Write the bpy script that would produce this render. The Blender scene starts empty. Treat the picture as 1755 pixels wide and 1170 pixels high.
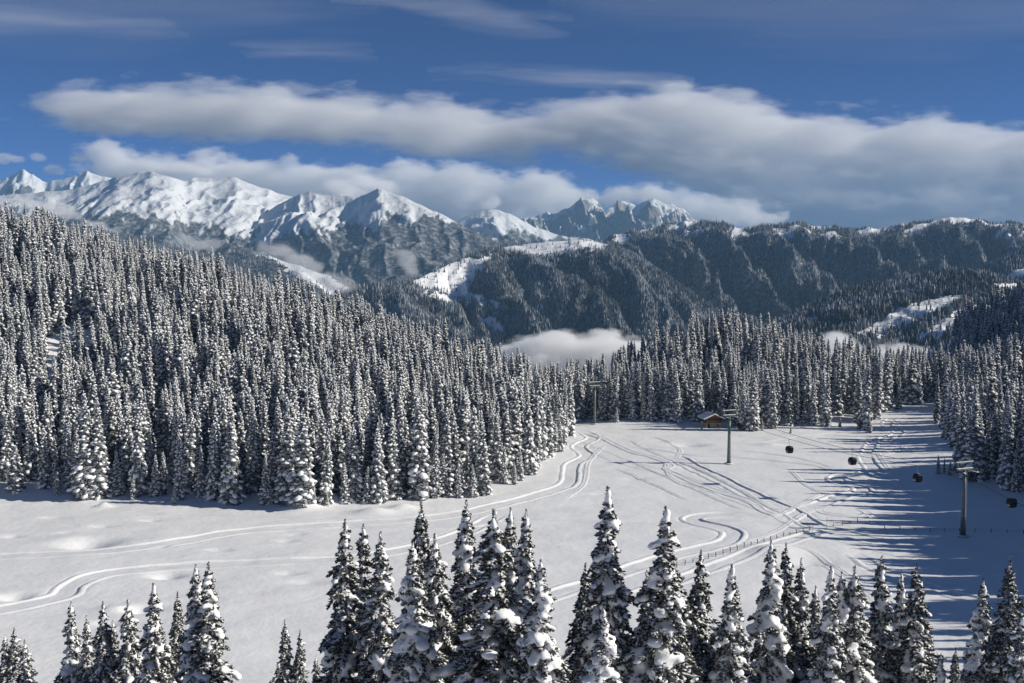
import bpy, math, random
import numpy as np
from mathutils import Vector

# ------------------------------------------------------------------ camera, sky, sun, exposure
W, HT, F = 1755.0, 1170.0, 1722.0          # photograph size and focal length in its pixels
CAM_Z = 64.5
TH = math.atan(113.0 / F)                  # camera looks slightly down
sc = bpy.context.scene
col = sc.collection
cam_d = bpy.data.cameras.new('camera')
cam_d.sensor_width = 36.0
cam_d.lens = 36.0 * F / W
cam_d.clip_start = 0.5
cam_d.clip_end = 120000.0
cam = bpy.data.objects.new('camera', cam_d)
cam.location = (0, 0, CAM_Z)
cam.rotation_euler = (math.pi / 2 - TH, 0, 0)
col.objects.link(cam)
sc.camera = cam

SUN_EL, SUN_AZ = math.radians(25.0), math.radians(95.0)      # azimuth clockwise from +Y
world = bpy.data.worlds.new('World')
sc.world = world
world.use_nodes = True
wn = world.node_tree.nodes
wl = world.node_tree.links
wn.clear()
w_out = wn.new('ShaderNodeOutputWorld')
w_bg = wn.new('ShaderNodeBackground')
sky = wn.new('ShaderNodeTexSky')
sky.sky_type = 'NISHITA'
sky.sun_disc = False
sky.sun_elevation = SUN_EL
sky.sun_rotation = SUN_AZ
sky.altitude = 13500.0
sky.air_density = 2.5
sky.dust_density = 0.0
sky.ozone_density = 10.0
w_bg.inputs['Strength'].default_value = 0.057
wl.new(sky.outputs[0], w_bg.inputs[0])
wl.new(w_bg.outputs[0], w_out.inputs[0])

sun_d = bpy.data.lights.new('sun', 'SUN')
sun_d.energy = 4.8
sun_d.angle = math.radians(0.53)
sun_d.color = (1.0, 0.94, 0.835)
sun = bpy.data.objects.new('sun', sun_d)
SUN_DIR = Vector((math.cos(SUN_EL) * math.sin(SUN_AZ), math.cos(SUN_EL) * math.cos(SUN_AZ), math.sin(SUN_EL)))
sun.rotation_euler = SUN_DIR.to_track_quat('Z', 'Y').to_euler()
sun.location = SUN_DIR * 500
col.objects.link(sun)

sc.view_settings.view_transform = 'Standard'
sc.view_settings.look = 'None'
sc.view_settings.exposure = 0.30
sc.view_settings.gamma = 1.0
sc.view_settings.use_curve_mapping = False
sc.render.engine = 'CYCLES'
cy = sc.cycles
cy.max_bounces = 14
cy.diffuse_bounces = 3
cy.glossy_bounces = 2
cy.transmission_bounces = 4
cy.volume_bounces = 6
cy.transparent_max_bounces = 16
cy.use_denoising = True

# ------------------------------------------------------------------ helpers
def px_dir(px, py):
    a = (np.asarray(px, float) - W / 2) / F
    b = -(np.asarray(py, float) - HT / 2) / F
    return a, math.cos(TH) + b * math.sin(TH), -math.sin(TH) + b * math.cos(TH)

def at(px, py, D):
    """the point at distance Y = D on the line of sight through a pixel"""
    x, y, z = px_dir(px, py)
    t = np.asarray(D, float) / y
    return x * t, y * t, CAM_Z + z * t

def to_px(x, y, z):
    f = y * math.cos(TH) - (z - CAM_Z) * math.sin(TH)
    u = y * math.sin(TH) + (z - CAM_Z) * math.cos(TH)
    f = np.maximum(f, 1e-6)
    return W / 2 + F * x / f, HT / 2 - F * u / f

def _hash(ix, iy, iz, seed):
    h = (ix * 374761393 + iy * 668265263 + iz * 1274126177 + seed * 974634541) & 0xFFFFFFFF
    h = ((h ^ (h >> 13)) * 1274126177) & 0xFFFFFFFF
    h = ((h ^ (h >> 16)) * 2246822519) & 0xFFFFFFFF
    return h ^ (h >> 15)

_G = np.array([(1,1,0),(-1,1,0),(1,-1,0),(-1,-1,0),(1,0,1),(-1,0,1),(1,0,-1),(-1,0,-1),
               (0,1,1),(0,-1,1),(0,1,-1),(0,-1,-1),(1,1,0),(-1,1,0),(0,-1,1),(0,-1,-1)], float)

def perlin(x, y, z=0.0, seed=0):
    x = np.asarray(x, float); y = np.asarray(y, float)
    z = np.broadcast_to(np.asarray(z, float), x.shape)
    flat2 = not np.any(z)
    xi, yi, zi = np.floor(x).astype(np.int64), np.floor(y).astype(np.int64), np.floor(z).astype(np.int64)
    fx, fy, fz = x - xi, y - yi, z - zi
    u, v, w = (t * t * t * (t * (t * 6 - 15) + 10) for t in (fx, fy, fz))
    out = np.zeros(x.shape)
    for dz in ((0,) if flat2 else (0, 1)):
        for dx in (0, 1):
            for dy in (0, 1):
                g = _G[_hash(xi + dx, yi + dy, zi + dz, seed) & 15]
                d = g[..., 0] * (fx - dx) + g[..., 1] * (fy - dy) + g[..., 2] * (fz - dz)
                wt = (u if dx else 1 - u) * (v if dy else 1 - v)
                if not flat2:
                    wt = wt * (w if dz else 1 - w)
                out += wt * d
    return out

def fbm(x, y, z=0.0, octaves=4, seed=0, gain=0.5, lac=2.03):
    a, s, f = 1.0, 0.0, 1.0
    for o in range(octaves):
        s = s + a * perlin(np.asarray(x) * f + 17.3 * o, np.asarray(y) * f - 9.1 * o, np.asarray(z) * f, seed + o)
        a *= gain; f *= lac
    return s

def ridged(x, y, octaves=5, seed=0, gain=0.5, lac=2.07):
    a, s, f, w = 1.0, 0.0, 1.0, 1.0
    for o in range(octaves):
        n = 1.0 - np.abs(perlin(np.asarray(x) * f + 5.7 * o, np.asarray(y) * f + 3.3 * o, 0.0, seed + o)) * 1.9
        n = np.clip(n, 0, 1) ** 2 * w
        w = np.clip(n * 1.6, 0, 1)
        s = s + a * n
        a *= gain; f *= lac
    return s

def smooth(e0, e1, x):
    t = np.clip((np.asarray(x, float) - e0) / (e1 - e0), 0, 1)
    return t * t * (3 - 2 * t)

def in_poly(x, y, poly):
    x = np.asarray(x, float); y = np.asarray(y, float)
    inside = np.zeros(x.shape, bool)
    n = len(poly)
    for i in range(n):
        x0, y0 = poly[i]; x1, y1 = poly[(i + 1) % n]
        if y0 == y1:
            continue
        c = ((y0 > y) != (y1 > y)) & (x < (x1 - x0) * (y - y0) / (y1 - y0) + x0)
        inside ^= c
    return inside

def mesh_np(name, verts, faces, mats=(), smooth_shade=True, mat_index=None, attrs=None):
    """faces: (n,3) or (n,4) index array, or a list of such arrays"""
    verts = np.asarray(verts, np.float32).reshape(-1, 3)
    if isinstance(faces, np.ndarray):
        faces = [faces]
    me = bpy.data.meshes.new(name)
    me.vertices.add(len(verts))
    me.vertices.foreach_set('co', verts.ravel())
    faces = [f for f in faces if len(f)]
    if not faces:
        for k, v in (attrs or {}).items():
            v = np.asarray(v, np.float32)
            a = me.attributes.new(k, 'FLOAT' if v.ndim == 1 else 'FLOAT_VECTOR', 'POINT')
            a.data.foreach_set('value' if v.ndim == 1 else 'vector', v.ravel())
        return me
    loops = np.concatenate([f.ravel() for f in faces]).astype(np.int32)
    sizes = np.concatenate([np.full(len(f), f.shape[1], np.int32) for f in faces])
    starts = np.concatenate([[0], np.cumsum(sizes)[:-1]]).astype(np.int32)
    me.loops.add(len(loops))
    me.loops.foreach_set('vertex_index', loops)
    me.polygons.add(len(sizes))
    me.polygons.foreach_set('loop_start', starts)
    me.polygons.foreach_set('loop_total', sizes)
    me.polygons.foreach_set('use_smooth', np.full(len(sizes), smooth_shade, bool))
    if mat_index is not None:
        me.polygons.foreach_set('material_index', np.asarray(mat_index, np.int32))
    for m in mats:
        me.materials.append(m)
    for k, v in (attrs or {}).items():
        v = np.asarray(v, np.float32)
        a = me.attributes.new(k, 'FLOAT' if v.ndim == 1 else 'FLOAT_VECTOR', 'POINT')
        a.data.foreach_set('value' if v.ndim == 1 else 'vector', v.ravel())
    me.update()
    me.validate()
    return me

def link(name, me, parent=None, loc=None):
    o = bpy.data.objects.new(name, me)
    col.objects.link(o)
    if parent is not None:
        o.parent = parent
    if loc is not None:
        o.location = loc
    return o

def tag(o, label=None, cat=None, group=None, kind=None):
    if label: o['label'] = label
    if cat: o['category'] = cat
    if group: o['group'] = group
    if kind: o['kind'] = kind
    return o

def empty(name, loc=(0, 0, 0), rz=0.0, scale=1.0):
    o = bpy.data.objects.new(name, None)
    o.empty_display_size = 0.5
    o.location = loc
    o.rotation_euler = (0, 0, rz)
    o.scale = (scale,) * 3 if np.isscalar(scale) else scale
    col.objects.link(o)
    return o

class MB:
    """collects simple solids into one mesh"""
    def __init__(s):
        s.v, s.f = [], []
    def add(s, v, f):
        n = sum(len(a) for a in s.v)
        s.v.append(np.asarray(v, float))
        s.f += [tuple(i + n for i in q) for q in f]
        return s
    def box(s, c, size, rz=0.0, taper=1.0):
        hx, hy, hz = (d / 2 for d in size)
        v = []
        for z, k in ((-hz, 1.0), (hz, taper)):
            for x, y in ((-hx, -hy), (hx, -hy), (hx, hy), (-hx, hy)):
                X, Y = x * k, y * k
                v.append((c[0] + X * math.cos(rz) - Y * math.sin(rz), c[1] + X * math.sin(rz) + Y * math.cos(rz), c[2] + z))
        return s.add(v, [(3, 2, 1, 0), (4, 5, 6, 7), (0, 1, 5, 4), (1, 2, 6, 5), (2, 3, 7, 6), (3, 0, 4, 7)])
    def tube(s, pts, rad, n=8, cap=True):
        pts = [Vector(p) for p in pts]
        rad = [rad] * len(pts) if np.isscalar(rad) else rad
        v = []
        for i, p in enumerate(pts):
            d = (pts[min(i + 1, len(pts) - 1)] - pts[max(i - 1, 0)]).normalized()
            a = d.orthogonal().normalized() if abs(d.z) < 0.95 else Vector((1, 0, 0))
            a = (a - d * a.dot(d)).normalized()
            if abs(d.z) < 0.95:
                a = d.cross(Vector((0, 0, 1))).normalized()
            b = d.cross(a)
            for k in range(n):
                t = 2 * math.pi * k / n
                v.append(p + (a * math.cos(t) + b * math.sin(t)) * rad[i])
        f = []
        for i in range(len(pts) - 1):
            for k in range(n):
                f.append((i * n + k, i * n + (k + 1) % n, (i + 1) * n + (k + 1) % n, (i + 1) * n + k))
        if cap:
            f.append(tuple(range(n - 1, -1, -1)))
            f.append(tuple(range((len(pts) - 1) * n, len(pts) * n)))
        return s.add([tuple(p) for p in v], f)
    def prism(s, poly, y0, y1):
        """polygon in x,z extruded along y"""
        n = len(poly)
        v = [(x, y0, z) for x, z in poly] + [(x, y1, z) for x, z in poly]
        f = [tuple(range(n)), tuple(range(2 * n - 1, n - 1, -1))]
        f += [(i, n + i, n + (i + 1) % n, (i + 1) % n) for i in range(n)]
        return s.add(v, f)
    def build(s, name, m, parent=None, smooth_shade=False, bevel=0.0):
        me = bpy.data.meshes.new(name)
        me.from_pydata([tuple(p) for p in np.concatenate(s.v)], [], s.f)
        me.materials.append(m)
        if smooth_shade:
            me.polygons.foreach_set('use_smooth', [True] * len(me.polygons))
        me.update()
        o = link(name, me, parent)
        if bevel:
            b = o.modifiers.new('bevel', 'BEVEL'); b.width = bevel; b.segments = 2
        return o

# icosphere of 80 triangles, unit radius
def _ico(sub=1):
    t = (1 + 5 ** 0.5) / 2
    v = [(-1,t,0),(1,t,0),(-1,-t,0),(1,-t,0),(0,-1,t),(0,1,t),(0,-1,-t),(0,1,-t),(t,0,-1),(t,0,1),(-t,0,-1),(-t,0,1)]
    v = [np.array(p) / np.linalg.norm(p) for p in v]
    f = [(0,11,5),(0,5,1),(0,1,7),(0,7,10),(0,10,11),(1,5,9),(5,11,4),(11,10,2),(10,7,6),(7,1,8),
         (3,9,4),(3,4,2),(3,2,6),(3,6,8),(3,8,9),(4,9,5),(2,4,11),(6,2,10),(8,6,7),(9,8,1)]
    for _ in range(sub):
        mid, nf = {}, []
        def m(a, b):
            k = (min(a, b), max(a, b))
            if k not in mid:
                p = v[a] + v[b]; v.append(p / np.linalg.norm(p)); mid[k] = len(v) - 1
            return mid[k]
        for a, b, c in f:
            ab, bc, ca = m(a, b), m(b, c), m(c, a)
            nf += [(a, ab, ca), (b, bc, ab), (c, ca, bc), (ab, bc, ca)]
        f = nf
    return np.array(v), np.array(f)
ICO0, ICO1, ICO2 = _ico(0), _ico(1), _ico(2)

def blobs_mesh(centers, radii, ico=ICO1):
    """centers (n,3), radii (n,3): joined ellipsoids"""
    c = np.asarray(centers, float); r = np.asarray(radii, float)
    v = (ico[0][None] * r[:, None, :] + c[:, None, :]).reshape(-1, 3)
    f = (ico[1][None] + (np.arange(len(c)) * len(ico[0]))[:, None, None]).reshape(-1, 3)
    return v, f

def remesh_union(v, f, voxel, iterations=2):
    """voxel union of overlapping solids: returns verts, quads"""
    me = mesh_np('union', v, f)
    o = link('union', me)
    r = o.modifiers.new('r', 'REMESH'); r.mode = 'VOXEL'; r.voxel_size = voxel
    if iterations:
        s = o.modifiers.new('s', 'SMOOTH'); s.factor = 0.5; s.iterations = iterations
    dg = bpy.context.evaluated_depsgraph_get()
    m2 = bpy.data.meshes.new_from_object(o.evaluated_get(dg))
    n = len(m2.vertices)
    V = np.empty(n * 3, np.float32); m2.vertices.foreach_get('co', V)
    Q = np.empty(len(m2.loops), np.int32); m2.loops.foreach_get('vertex_index', Q)
    tot = np.empty(len(m2.polygons), np.int32); m2.polygons.foreach_get('loop_total', tot)
    bpy.data.objects.remove(o); bpy.data.meshes.remove(me); bpy.data.meshes.remove(m2)
    assert (tot == 4).all()
    return V.reshape(-1, 3).astype(float), Q.reshape(-1, 4)

def vnormals(v, q):
    n = np.zeros_like(v)
    a, b, c = v[q[:, 0]], v[q[:, 1]], v[q[:, 2]]
    fn = np.cross(b - a, c - a)
    for k in range(q.shape[1]):
        np.add.at(n, q[:, k], fn)
    return n / np.maximum(np.linalg.norm(n, axis=1, keepdims=True), 1e-9)

# ------------------------------------------------------------------ materials
def new_mat(name, color=(0.8, 0.8, 0.8), rough=0.6, metal=0.0, spec=0.3):
    m = bpy.data.materials.new(name)
    m.use_nodes = True
    b = m.node_tree.nodes['Principled BSDF']
    b.inputs['Base Color'].default_value = (*color, 1)
    b.inputs['Roughness'].default_value = rough
    b.inputs['Metallic'].default_value = metal
    b.inputs['Specular IOR Level'].default_value = spec
    return m, m.node_tree.nodes, m.node_tree.links, b

def noise_node(N, L, scale, detail=4, rough=0.55, coord='Object', vec=None):
    t = N.new('ShaderNodeTexNoise')
    t.inputs['Scale'].default_value = scale
    t.inputs['Detail'].default_value = detail
    t.inputs['Roughness'].default_value = rough
    if vec is None:
        c = N.new('ShaderNodeTexCoord')
        vec = c.outputs[coord]
    L.new(vec, t.inputs['Vector'])
    return t

def ramp(N, L, fac, stops):
    r = N.new('ShaderNodeValToRGB')
    e = r.color_ramp.elements
    while len(e) < len(stops):
        e.new(0.5)
    for el, (p, c) in zip(e, stops):
        el.position = p
        el.color = (*c, 1) if len(c) == 3 else c
    L.new(fac, r.inputs['Fac'])
    return r

def bump(N, L, b, height, strength, dist, prev=None):
    n = N.new('ShaderNodeBump')
    n.inputs['Strength'].default_value = strength
    n.inputs['Distance'].default_value = dist
    L.new(height, n.inputs['Height'])
    if prev is not None:
        L.new(prev.outputs['Normal'], n.inputs['Normal'])
    L.new(n.outputs['Normal'], b.inputs['Normal'])
    return n

def mix_col(N, L, fac, a, b):
    m = N.new('ShaderNodeMix'); m.data_type = 'RGBA'
    for s, v in ((m.inputs[6], a), (m.inputs[7], b)):
        if isinstance(v, tuple): s.default_value = (*v, 1)
        else: L.new(v, s)
    if isinstance(fac, float): m.inputs[0].default_value = fac
    else: L.new(fac, m.inputs[0])
    return m.outputs[2]

M = {}
# snow cover of the meadow and slopes
m, N, L, b = new_mat('snow_cover', (0.86, 0.87, 0.88), 0.55, spec=0.25)
n1 = noise_node(N, L, 0.09, 5); n2 = noise_node(N, L, 1.6, 6, 0.6); n3 = noise_node(N, L, 0.5, 4)
r = ramp(N, L, n1.outputs['Fac'], [(0.3, (0.82, 0.835, 0.85)), (0.7, (0.885, 0.89, 0.895))])
L.new(r.outputs['Color'], b.inputs['Base Color'])
p1 = bump(N, L, b, n3.outputs['Fac'], 0.4, 0.35)
bump(N, L, b, n2.outputs['Fac'], 0.3, 0.10, p1)
M['snow'] = m
# groomed / driven snow of the tracks
m, N, L, b = new_mat('groomed_snow', (0.85, 0.86, 0.87), 0.5, spec=0.25)
n1 = noise_node(N, L, 0.35, 5); n2 = noise_node(N, L, 2.4, 5, 0.65)
r = ramp(N, L, n1.outputs['Fac'], [(0.3, (0.80, 0.815, 0.835)), (0.7, (0.88, 0.885, 0.89))])
L.new(r.outputs['Color'], b.inputs['Base Color'])
bump(N, L, b, n2.outputs['Fac'], 0.5, 0.18)
M['track'] = m
# snow lying on boughs, roofs and steel
m, N, L, b = new_mat('pillow_snow', (0.87, 0.88, 0.89), 0.55, spec=0.2)
n2 = noise_node(N, L, 5.0, 4)
bump(N, L, b, n2.outputs['Fac'], 0.25, 0.12)
M['pillow'] = m
# spruce needles: olive to brown-black, some frost
m, N, L, b = new_mat('spruce_needles', (0.03, 0.035, 0.022), 0.75, spec=0.15)
n1 = noise_node(N, L, 1.3, 4); n2 = noise_node(N, L, 14.0, 3)
r = ramp(N, L, n1.outputs['Fac'], [(0.3, (0.018, 0.024, 0.016)), (0.55, (0.034, 0.036, 0.020)), (0.75, (0.060, 0.042, 0.022))])
fr = ramp(N, L, n2.outputs['Fac'], [(0.51, (0, 0, 0)), (0.62, (1, 1, 1))])
L.new(mix_col(N, L, fr.outputs['Color'], r.outputs['Color'], (0.40, 0.41, 0.42)), b.inputs['Base Color'])
M['needles'] = m
m, N, L, b = new_mat('frosted_needles', (0.03, 0.035, 0.03), 0.8, spec=0.1)
n1 = noise_node(N, L, 0.7, 4); n2 = noise_node(N, L, 3.0, 4)
r = ramp(N, L, n1.outputs['Fac'], [(0.3, (0.018, 0.025, 0.026)), (0.7, (0.042, 0.048, 0.045))])
fr = ramp(N, L, n2.outputs['Fac'], [(0.44, (0, 0, 0)), (0.60, (1, 1, 1))])
L.new(mix_col(N, L, fr.outputs['Color'], r.outputs['Color'], (0.34, 0.355, 0.375)), b.inputs['Base Color'])
M['needles_mid'] = m
m, N, L, b = new_mat('spruce_bark', (0.06, 0.045, 0.035), 0.9)
n1 = noise_node(N, L, 6.0, 5)
r = ramp(N, L, n1.outputs['Fac'], [(0.3, (0.035, 0.027, 0.022)), (0.7, (0.10, 0.08, 0.065))])
L.new(r.outputs['Color'], b.inputs['Base Color']); bump(N, L, b, n1.outputs['Fac'], 0.6, 0.05)
M['bark'] = m
# far forest trees: a frost attribute per tree
m, N, L, b = new_mat('far_spruce', (0.05, 0.06, 0.06), 0.8, spec=0.1)
a = N.new('ShaderNodeAttribute'); a.attribute_name = 'frost'
r = ramp(N, L, a.outputs['Fac'], [(0.0, (0.03, 0.038, 0.042)), (0.35, (0.10, 0.11, 0.12)), (1.0, (0.50, 0.52, 0.545))])
L.new(r.outputs['Color'], b.inputs['Base Color'])
M['far_tree'] = m
# mountain sides: snow, rock and wooded ground by attributes
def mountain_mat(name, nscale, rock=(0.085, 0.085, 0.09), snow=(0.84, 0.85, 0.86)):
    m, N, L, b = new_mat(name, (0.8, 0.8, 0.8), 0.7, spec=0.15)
    aw = N.new('ShaderNodeAttribute'); aw.attribute_name = 'wood'
    ar = N.new('ShaderNodeAttribute'); ar.attribute_name = 'rock'
    c = N.new('ShaderNodeTexCoord')
    n1 = noise_node(N, L, nscale, 6, 0.62, vec=c.outputs['Object'])
    n2 = noise_node(N, L, nscale * 5, 5, 0.6, vec=c.outputs['Object'])
    def thresh(attr, nz, k, lo, hi):
        mu = N.new('ShaderNodeMath'); mu.operation = 'MULTIPLY_ADD'
        L.new(nz.outputs['Fac'], mu.inputs[0]); mu.inputs[1].default_value = k
        L.new(attr.outputs['Fac'], mu.inputs[2])
        return ramp(N, L, mu.outputs[0], [(lo, (0, 0, 0)), (hi, (1, 1, 1))]).outputs['Color']
    rk = thresh(ar, n1, 0.5, 0.58, 0.80)
    wd = thresh(aw, n2, 0.5, 0.62, 0.82)
    rc = ramp(N, L, n2.outputs['Fac'], [(0.3, tuple(x * 0.6 for x in rock)), (0.7, tuple(x * 1.7 for x in rock))])
    wc = ramp(N, L, n2.outputs['Fac'], [(0.32, (0.02, 0.025, 0.028)), (0.5, (0.09, 0.098, 0.105)), (0.70, (0.36, 0.37, 0.38))])
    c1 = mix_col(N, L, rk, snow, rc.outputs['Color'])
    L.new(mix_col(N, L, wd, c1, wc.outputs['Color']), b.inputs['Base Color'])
    p = bump(N, L, b, n1.outputs['Fac'], 0.6, 0.25 / nscale)
    bump(N, L, b, n2.outputs['Fac'], 0.6, 0.06 / nscale, p)
    return m
M['mountain'] = mountain_mat('mountain_side', 0.012)
M['alps'] = mountain_mat('alpine_side', 0.006, snow=(0.62, 0.64, 0.66))  # snow base colour greyed to stand in for missing cloud shade
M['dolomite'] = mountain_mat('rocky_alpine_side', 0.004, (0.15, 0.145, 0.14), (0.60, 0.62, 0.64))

def vol_mat(name, density, color=(0.97, 0.98, 1.0), g=0.0):
    m = bpy.data.materials.new(name)
    m.use_nodes = True
    N, L = m.node_tree.nodes, m.node_tree.links
    N.clear()
    o = N.new('ShaderNodeOutputMaterial')
    v = N.new('ShaderNodeVolumePrincipled')
    v.inputs['Color'].default_value = (*color, 1)
    v.inputs['Density'].default_value = density
    v.inputs['Anisotropy'].default_value = g
    L.new(v.outputs[0], o.inputs['Volume'])
    return m
# ------------------------------------------------------------------ near terrain: meadow basin, wooded hills, viewing slope
def X_of(px, D):
    return (px - W / 2) / F * D * 1.0022

CP = []
def cp(x, y, z): CP.append((x, y, z))
# meadow floor
for D in (165, 195, 230, 265):
    for px in (-150, 120, 390, 660, 930, 1200, 1470, 1700):
        cp(X_of(px, D), D, 0.0)
for D in (300, 330, 365, 400, 430):
    for px in (820, 960, 1080, 1200, 1320, 1440, 1560):
        if px > 780 + (D - 300) * 1.6:
            cp(X_of(px, D), D, 0.0)
cp(X_of(1560, 455), 455, 0.3)
# hill on the left: foot, mid, crest (crest from the wood's skyline less a tree's height), back
for px in (-400, -200, 0, 150, 300, 450, 600, 720):
    cp(X_of(px, 284), 284, 0.3); cp(X_of(px, 294), 294, 1.6)
for px, D in ((820, 300), (890, 330), (930, 365), (960, 400), (985, 432)):
    cp(X_of(px, D), D, 0.4)
crest = [(-420, 320, 560), (-200, 325, 550), (0, 352, 540), (200, 402, 530), (330, 446, 520), (480, 480, 510), (620, 514, 500),
         (760, 562, 480), (870, 608, 460), (960, 634, 445)]
for px, py, D in crest:
    x, y, z = at(px, py, D); z -= 23.0 + 3.0 * float(smooth(500, 800, px))
    cp(x, D, z)
    cp(x * 1.0 + 8, D + 130, z * 0.55 - 16); cp(x + 15, D + 330, -90)
    if px < 700:
        Dm = 400.0
        cp(X_of(px, Dm), Dm, 1.6 + (z - 1.6) * (Dm - 294) / (D - 294) * 0.93)
# wooded hump in the middle and the low saddle to its right
hump = [(1030, 640, 500), (1060, 606, 520), (1100, 586, 540), (1160, 560, 552), (1215, 545, 560), (1270, 556, 560), (1330, 572, 560), (1390, 596, 570),
        (1440, 610, 580), (1500, 618, 590), (1560, 618, 600), (1610, 608, 600), (1700, 578, 600), (1755, 556, 600)]
for px, py, D in hump:
    x, y, z = at(px, py, D); z -= 25.0 - 6.0 * float(smooth(1060, 1150, px) * (1 - smooth(1340, 1440, px)))
    cp(x, D, z)
    cp(x + 10, D + 140, min(z - 25, -15) if px < 1620 else z + 2); cp(x + 20, D + 340, -90)
for px, D, z in ((1030, 455, 1), (1110, 458, 2.0), (1215, 452, 1.5), (1300, 450, 2.0), (1390, 462, 2.5), (1470, 468, 1.0)):
    cp(X_of(px, D), D, z)
# valley side on the right, the one that keeps the meadow's edge in shade
for x, D, z in ((150, 290, 2.5), (150, 330, 2), (165, 380, 1.5), (182, 420, 1.5), (200, 400, 2.5), (245, 500, 5),
                (135, 230, 3), (125, 190, 4), (118, 150, 5), (116, 110, 12),
                (200, 150, 27), (200, 200, 25), (200, 260, 20), (215, 320, 6), (300, 150, 64), (300, 230, 62), (300, 320, 32),
                (300, 420, 13), (340, 520, 26), (420, 260, 112), (420, 400, 58), (420, 540, 62), (420, 640, 70), (520, 300, 150), (560, 500, 130),
                (540, 700, 95), (480, 900, 80), (700, 400, 190), (700, 700, 130)):
    cp(x, D, z)
# slope below the viewpoint
for x in (-160, -80, -25, 25, 80):
    for D, z in ((-25, 69), (0, 62), (30, 47.5), (60, 33.0), (90, 19.0), (118, 7.5), (142, 1.2)):
        cp(x, D, z + (0.10 * max(x - 60, 0) if D < 100 else 0))
cp(-260, 0, 62); cp(-260, 60, 34); cp(-260, 120, 8); cp(-260, 180, 0)
for x, y, z in ((-700, 300, 25), (-700, 600, 80), (-700, 950, -90), (-450, 180, 4), (-700, 0, 40), (-300, 1000, -150), (0, 1000, -160), (300, 1050, -120)):
    cp(x, y, z)
CP = np.array(CP)
_c = 16.0
def _phi(ax, ay):
    d2 = (ax[:, None] - CP[None, :, 0]) ** 2 + (ay[:, None] - CP[None, :, 1]) ** 2
    return np.sqrt(d2 + _c * _c)
_A = _phi(CP[:, 0], CP[:, 1])
_A = _A - np.eye(len(CP)) * 6.0
_w = np.linalg.solve(_A, CP[:, 2] - 10.0)

# hollows and humps in the meadow: px, py, radius along view, radius across, depth
DENTS = [(150, 930, 7.0, 9.0, -1.2), (128, 922, 5, 9, 0.25), (285, 985, 3.0, 5.0, -0.9), (25, 1022, 3.0, 4.5, -0.8), (178, 869, 1.6, 2.6, 0.9), (150, 857, 1.2, 1.8, 0.7),
         (175, 901, 2.0, 4.0, -0.35), (258, 891, 1.4, 3.5, -0.4), (20, 917, 1.6, 3.0, -0.4), (115, 912, 1.2, 2.5, -0.3), (375, 941, 1.6, 4.5, -0.4),
         (280, 936, 1.2, 2.5, -0.3), (490, 925, 1.6, 3.5, -0.35), (508, 914, 1.2, 2.5, -0.3), (495, 982, 1.8, 3.5, -0.4), (530, 996, 2.5, 6.0, -0.4),
         (240, 1043, 2.5, 4.0, -0.8), (200, 1043, 2.0, 4.5, 0.4), (185, 1066, 2.0, 3.0, -0.5), (90, 885, 2, 5, -0.3), (640, 980, 2.0, 5.0, -0.35),
         (560, 862, 5.0, 6.0, 1.6), (640, 880, 4.0, 8.0, 1.0), (520, 872, 4.0, 7.0, 1.1), (690, 872, 3.0, 5.0, 0.7), (1180, 762, 5, 9, -0.7), (1320, 762, 4, 8, 0.5),
         (1330, 945, 6, 10, 0.7), (1385, 962, 4, 9, -0.6), (1440, 822, 3, 5, 0.8), (1480, 818, 4, 6, 1.0), (1030, 846, 2, 4, -0.3), (1085, 820, 2, 5, -0.25)]
_dent = []
for px, py, ra, rc, dz in DENTS:
    x, y, z = px_dir(px, py); t = -CAM_Z / z
    _dent.append((float(x * t), float(y * t), rc * 0.62, ra * 0.66, dz * 1.7))

def H(x, y):
    x = np.atleast_1d(np.asarray(x, float)); y = np.atleast_1d(np.asarray(y, float))
    shp = x.shape
    xf, yf = x.ravel(), y.ravel()
    z = np.empty(xf.shape)
    for i in range(0, len(xf), 40000):
        z[i:i + 40000] = _phi(xf[i:i + 40000], yf[i:i + 40000]) @ _w + 10.0
    hill = np.clip((np.abs(z) - 1.0) / 12.0, 0, 1)
    z = z + 0.35 * fbm(xf / 38, yf / 38, octaves=3, seed=3) * (1 + 2.2 * hill)
    z = z + 0.15 * fbm(xf / 9.0, yf / 6.0, octaves=3, seed=5) * (1 + 2.2 * hill)
    for dx, dy, rx, ry, dz in _dent:
        k = (np.abs(xf - dx) < 4 * rx) & (np.abs(yf - dy) < 4 * ry)
        if k.any():
            z[k] += dz * np.exp(-((xf[k] - dx) / rx) ** 2 - ((yf[k] - dy) / ry) ** 2)
    return z.reshape(shp)

def H1(x, y):
    return float(H([x], [y])[0])

def ground(px, py, d0=70.0, d1=1000.0):
    """where the line of sight through a pixel first meets the near terrain"""
    x, y, z = px_dir(px, py)
    D = np.arange(d0, d1, 1.5)
    gz = CAM_Z + z / y * D
    h = H(x / y * D, D)
    i = np.argmax(h > gz)
    if not (h > gz).any():
        i = len(D) - 1
    if i > 0:
        a, b_ = gz[i - 1] - h[i - 1], h[i] - gz[i]
        d = D[i - 1] + 1.5 * a / max(a + b_, 1e-9)
    else:
        d = D[0]
    return float(x / y * d), float(d)

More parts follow.
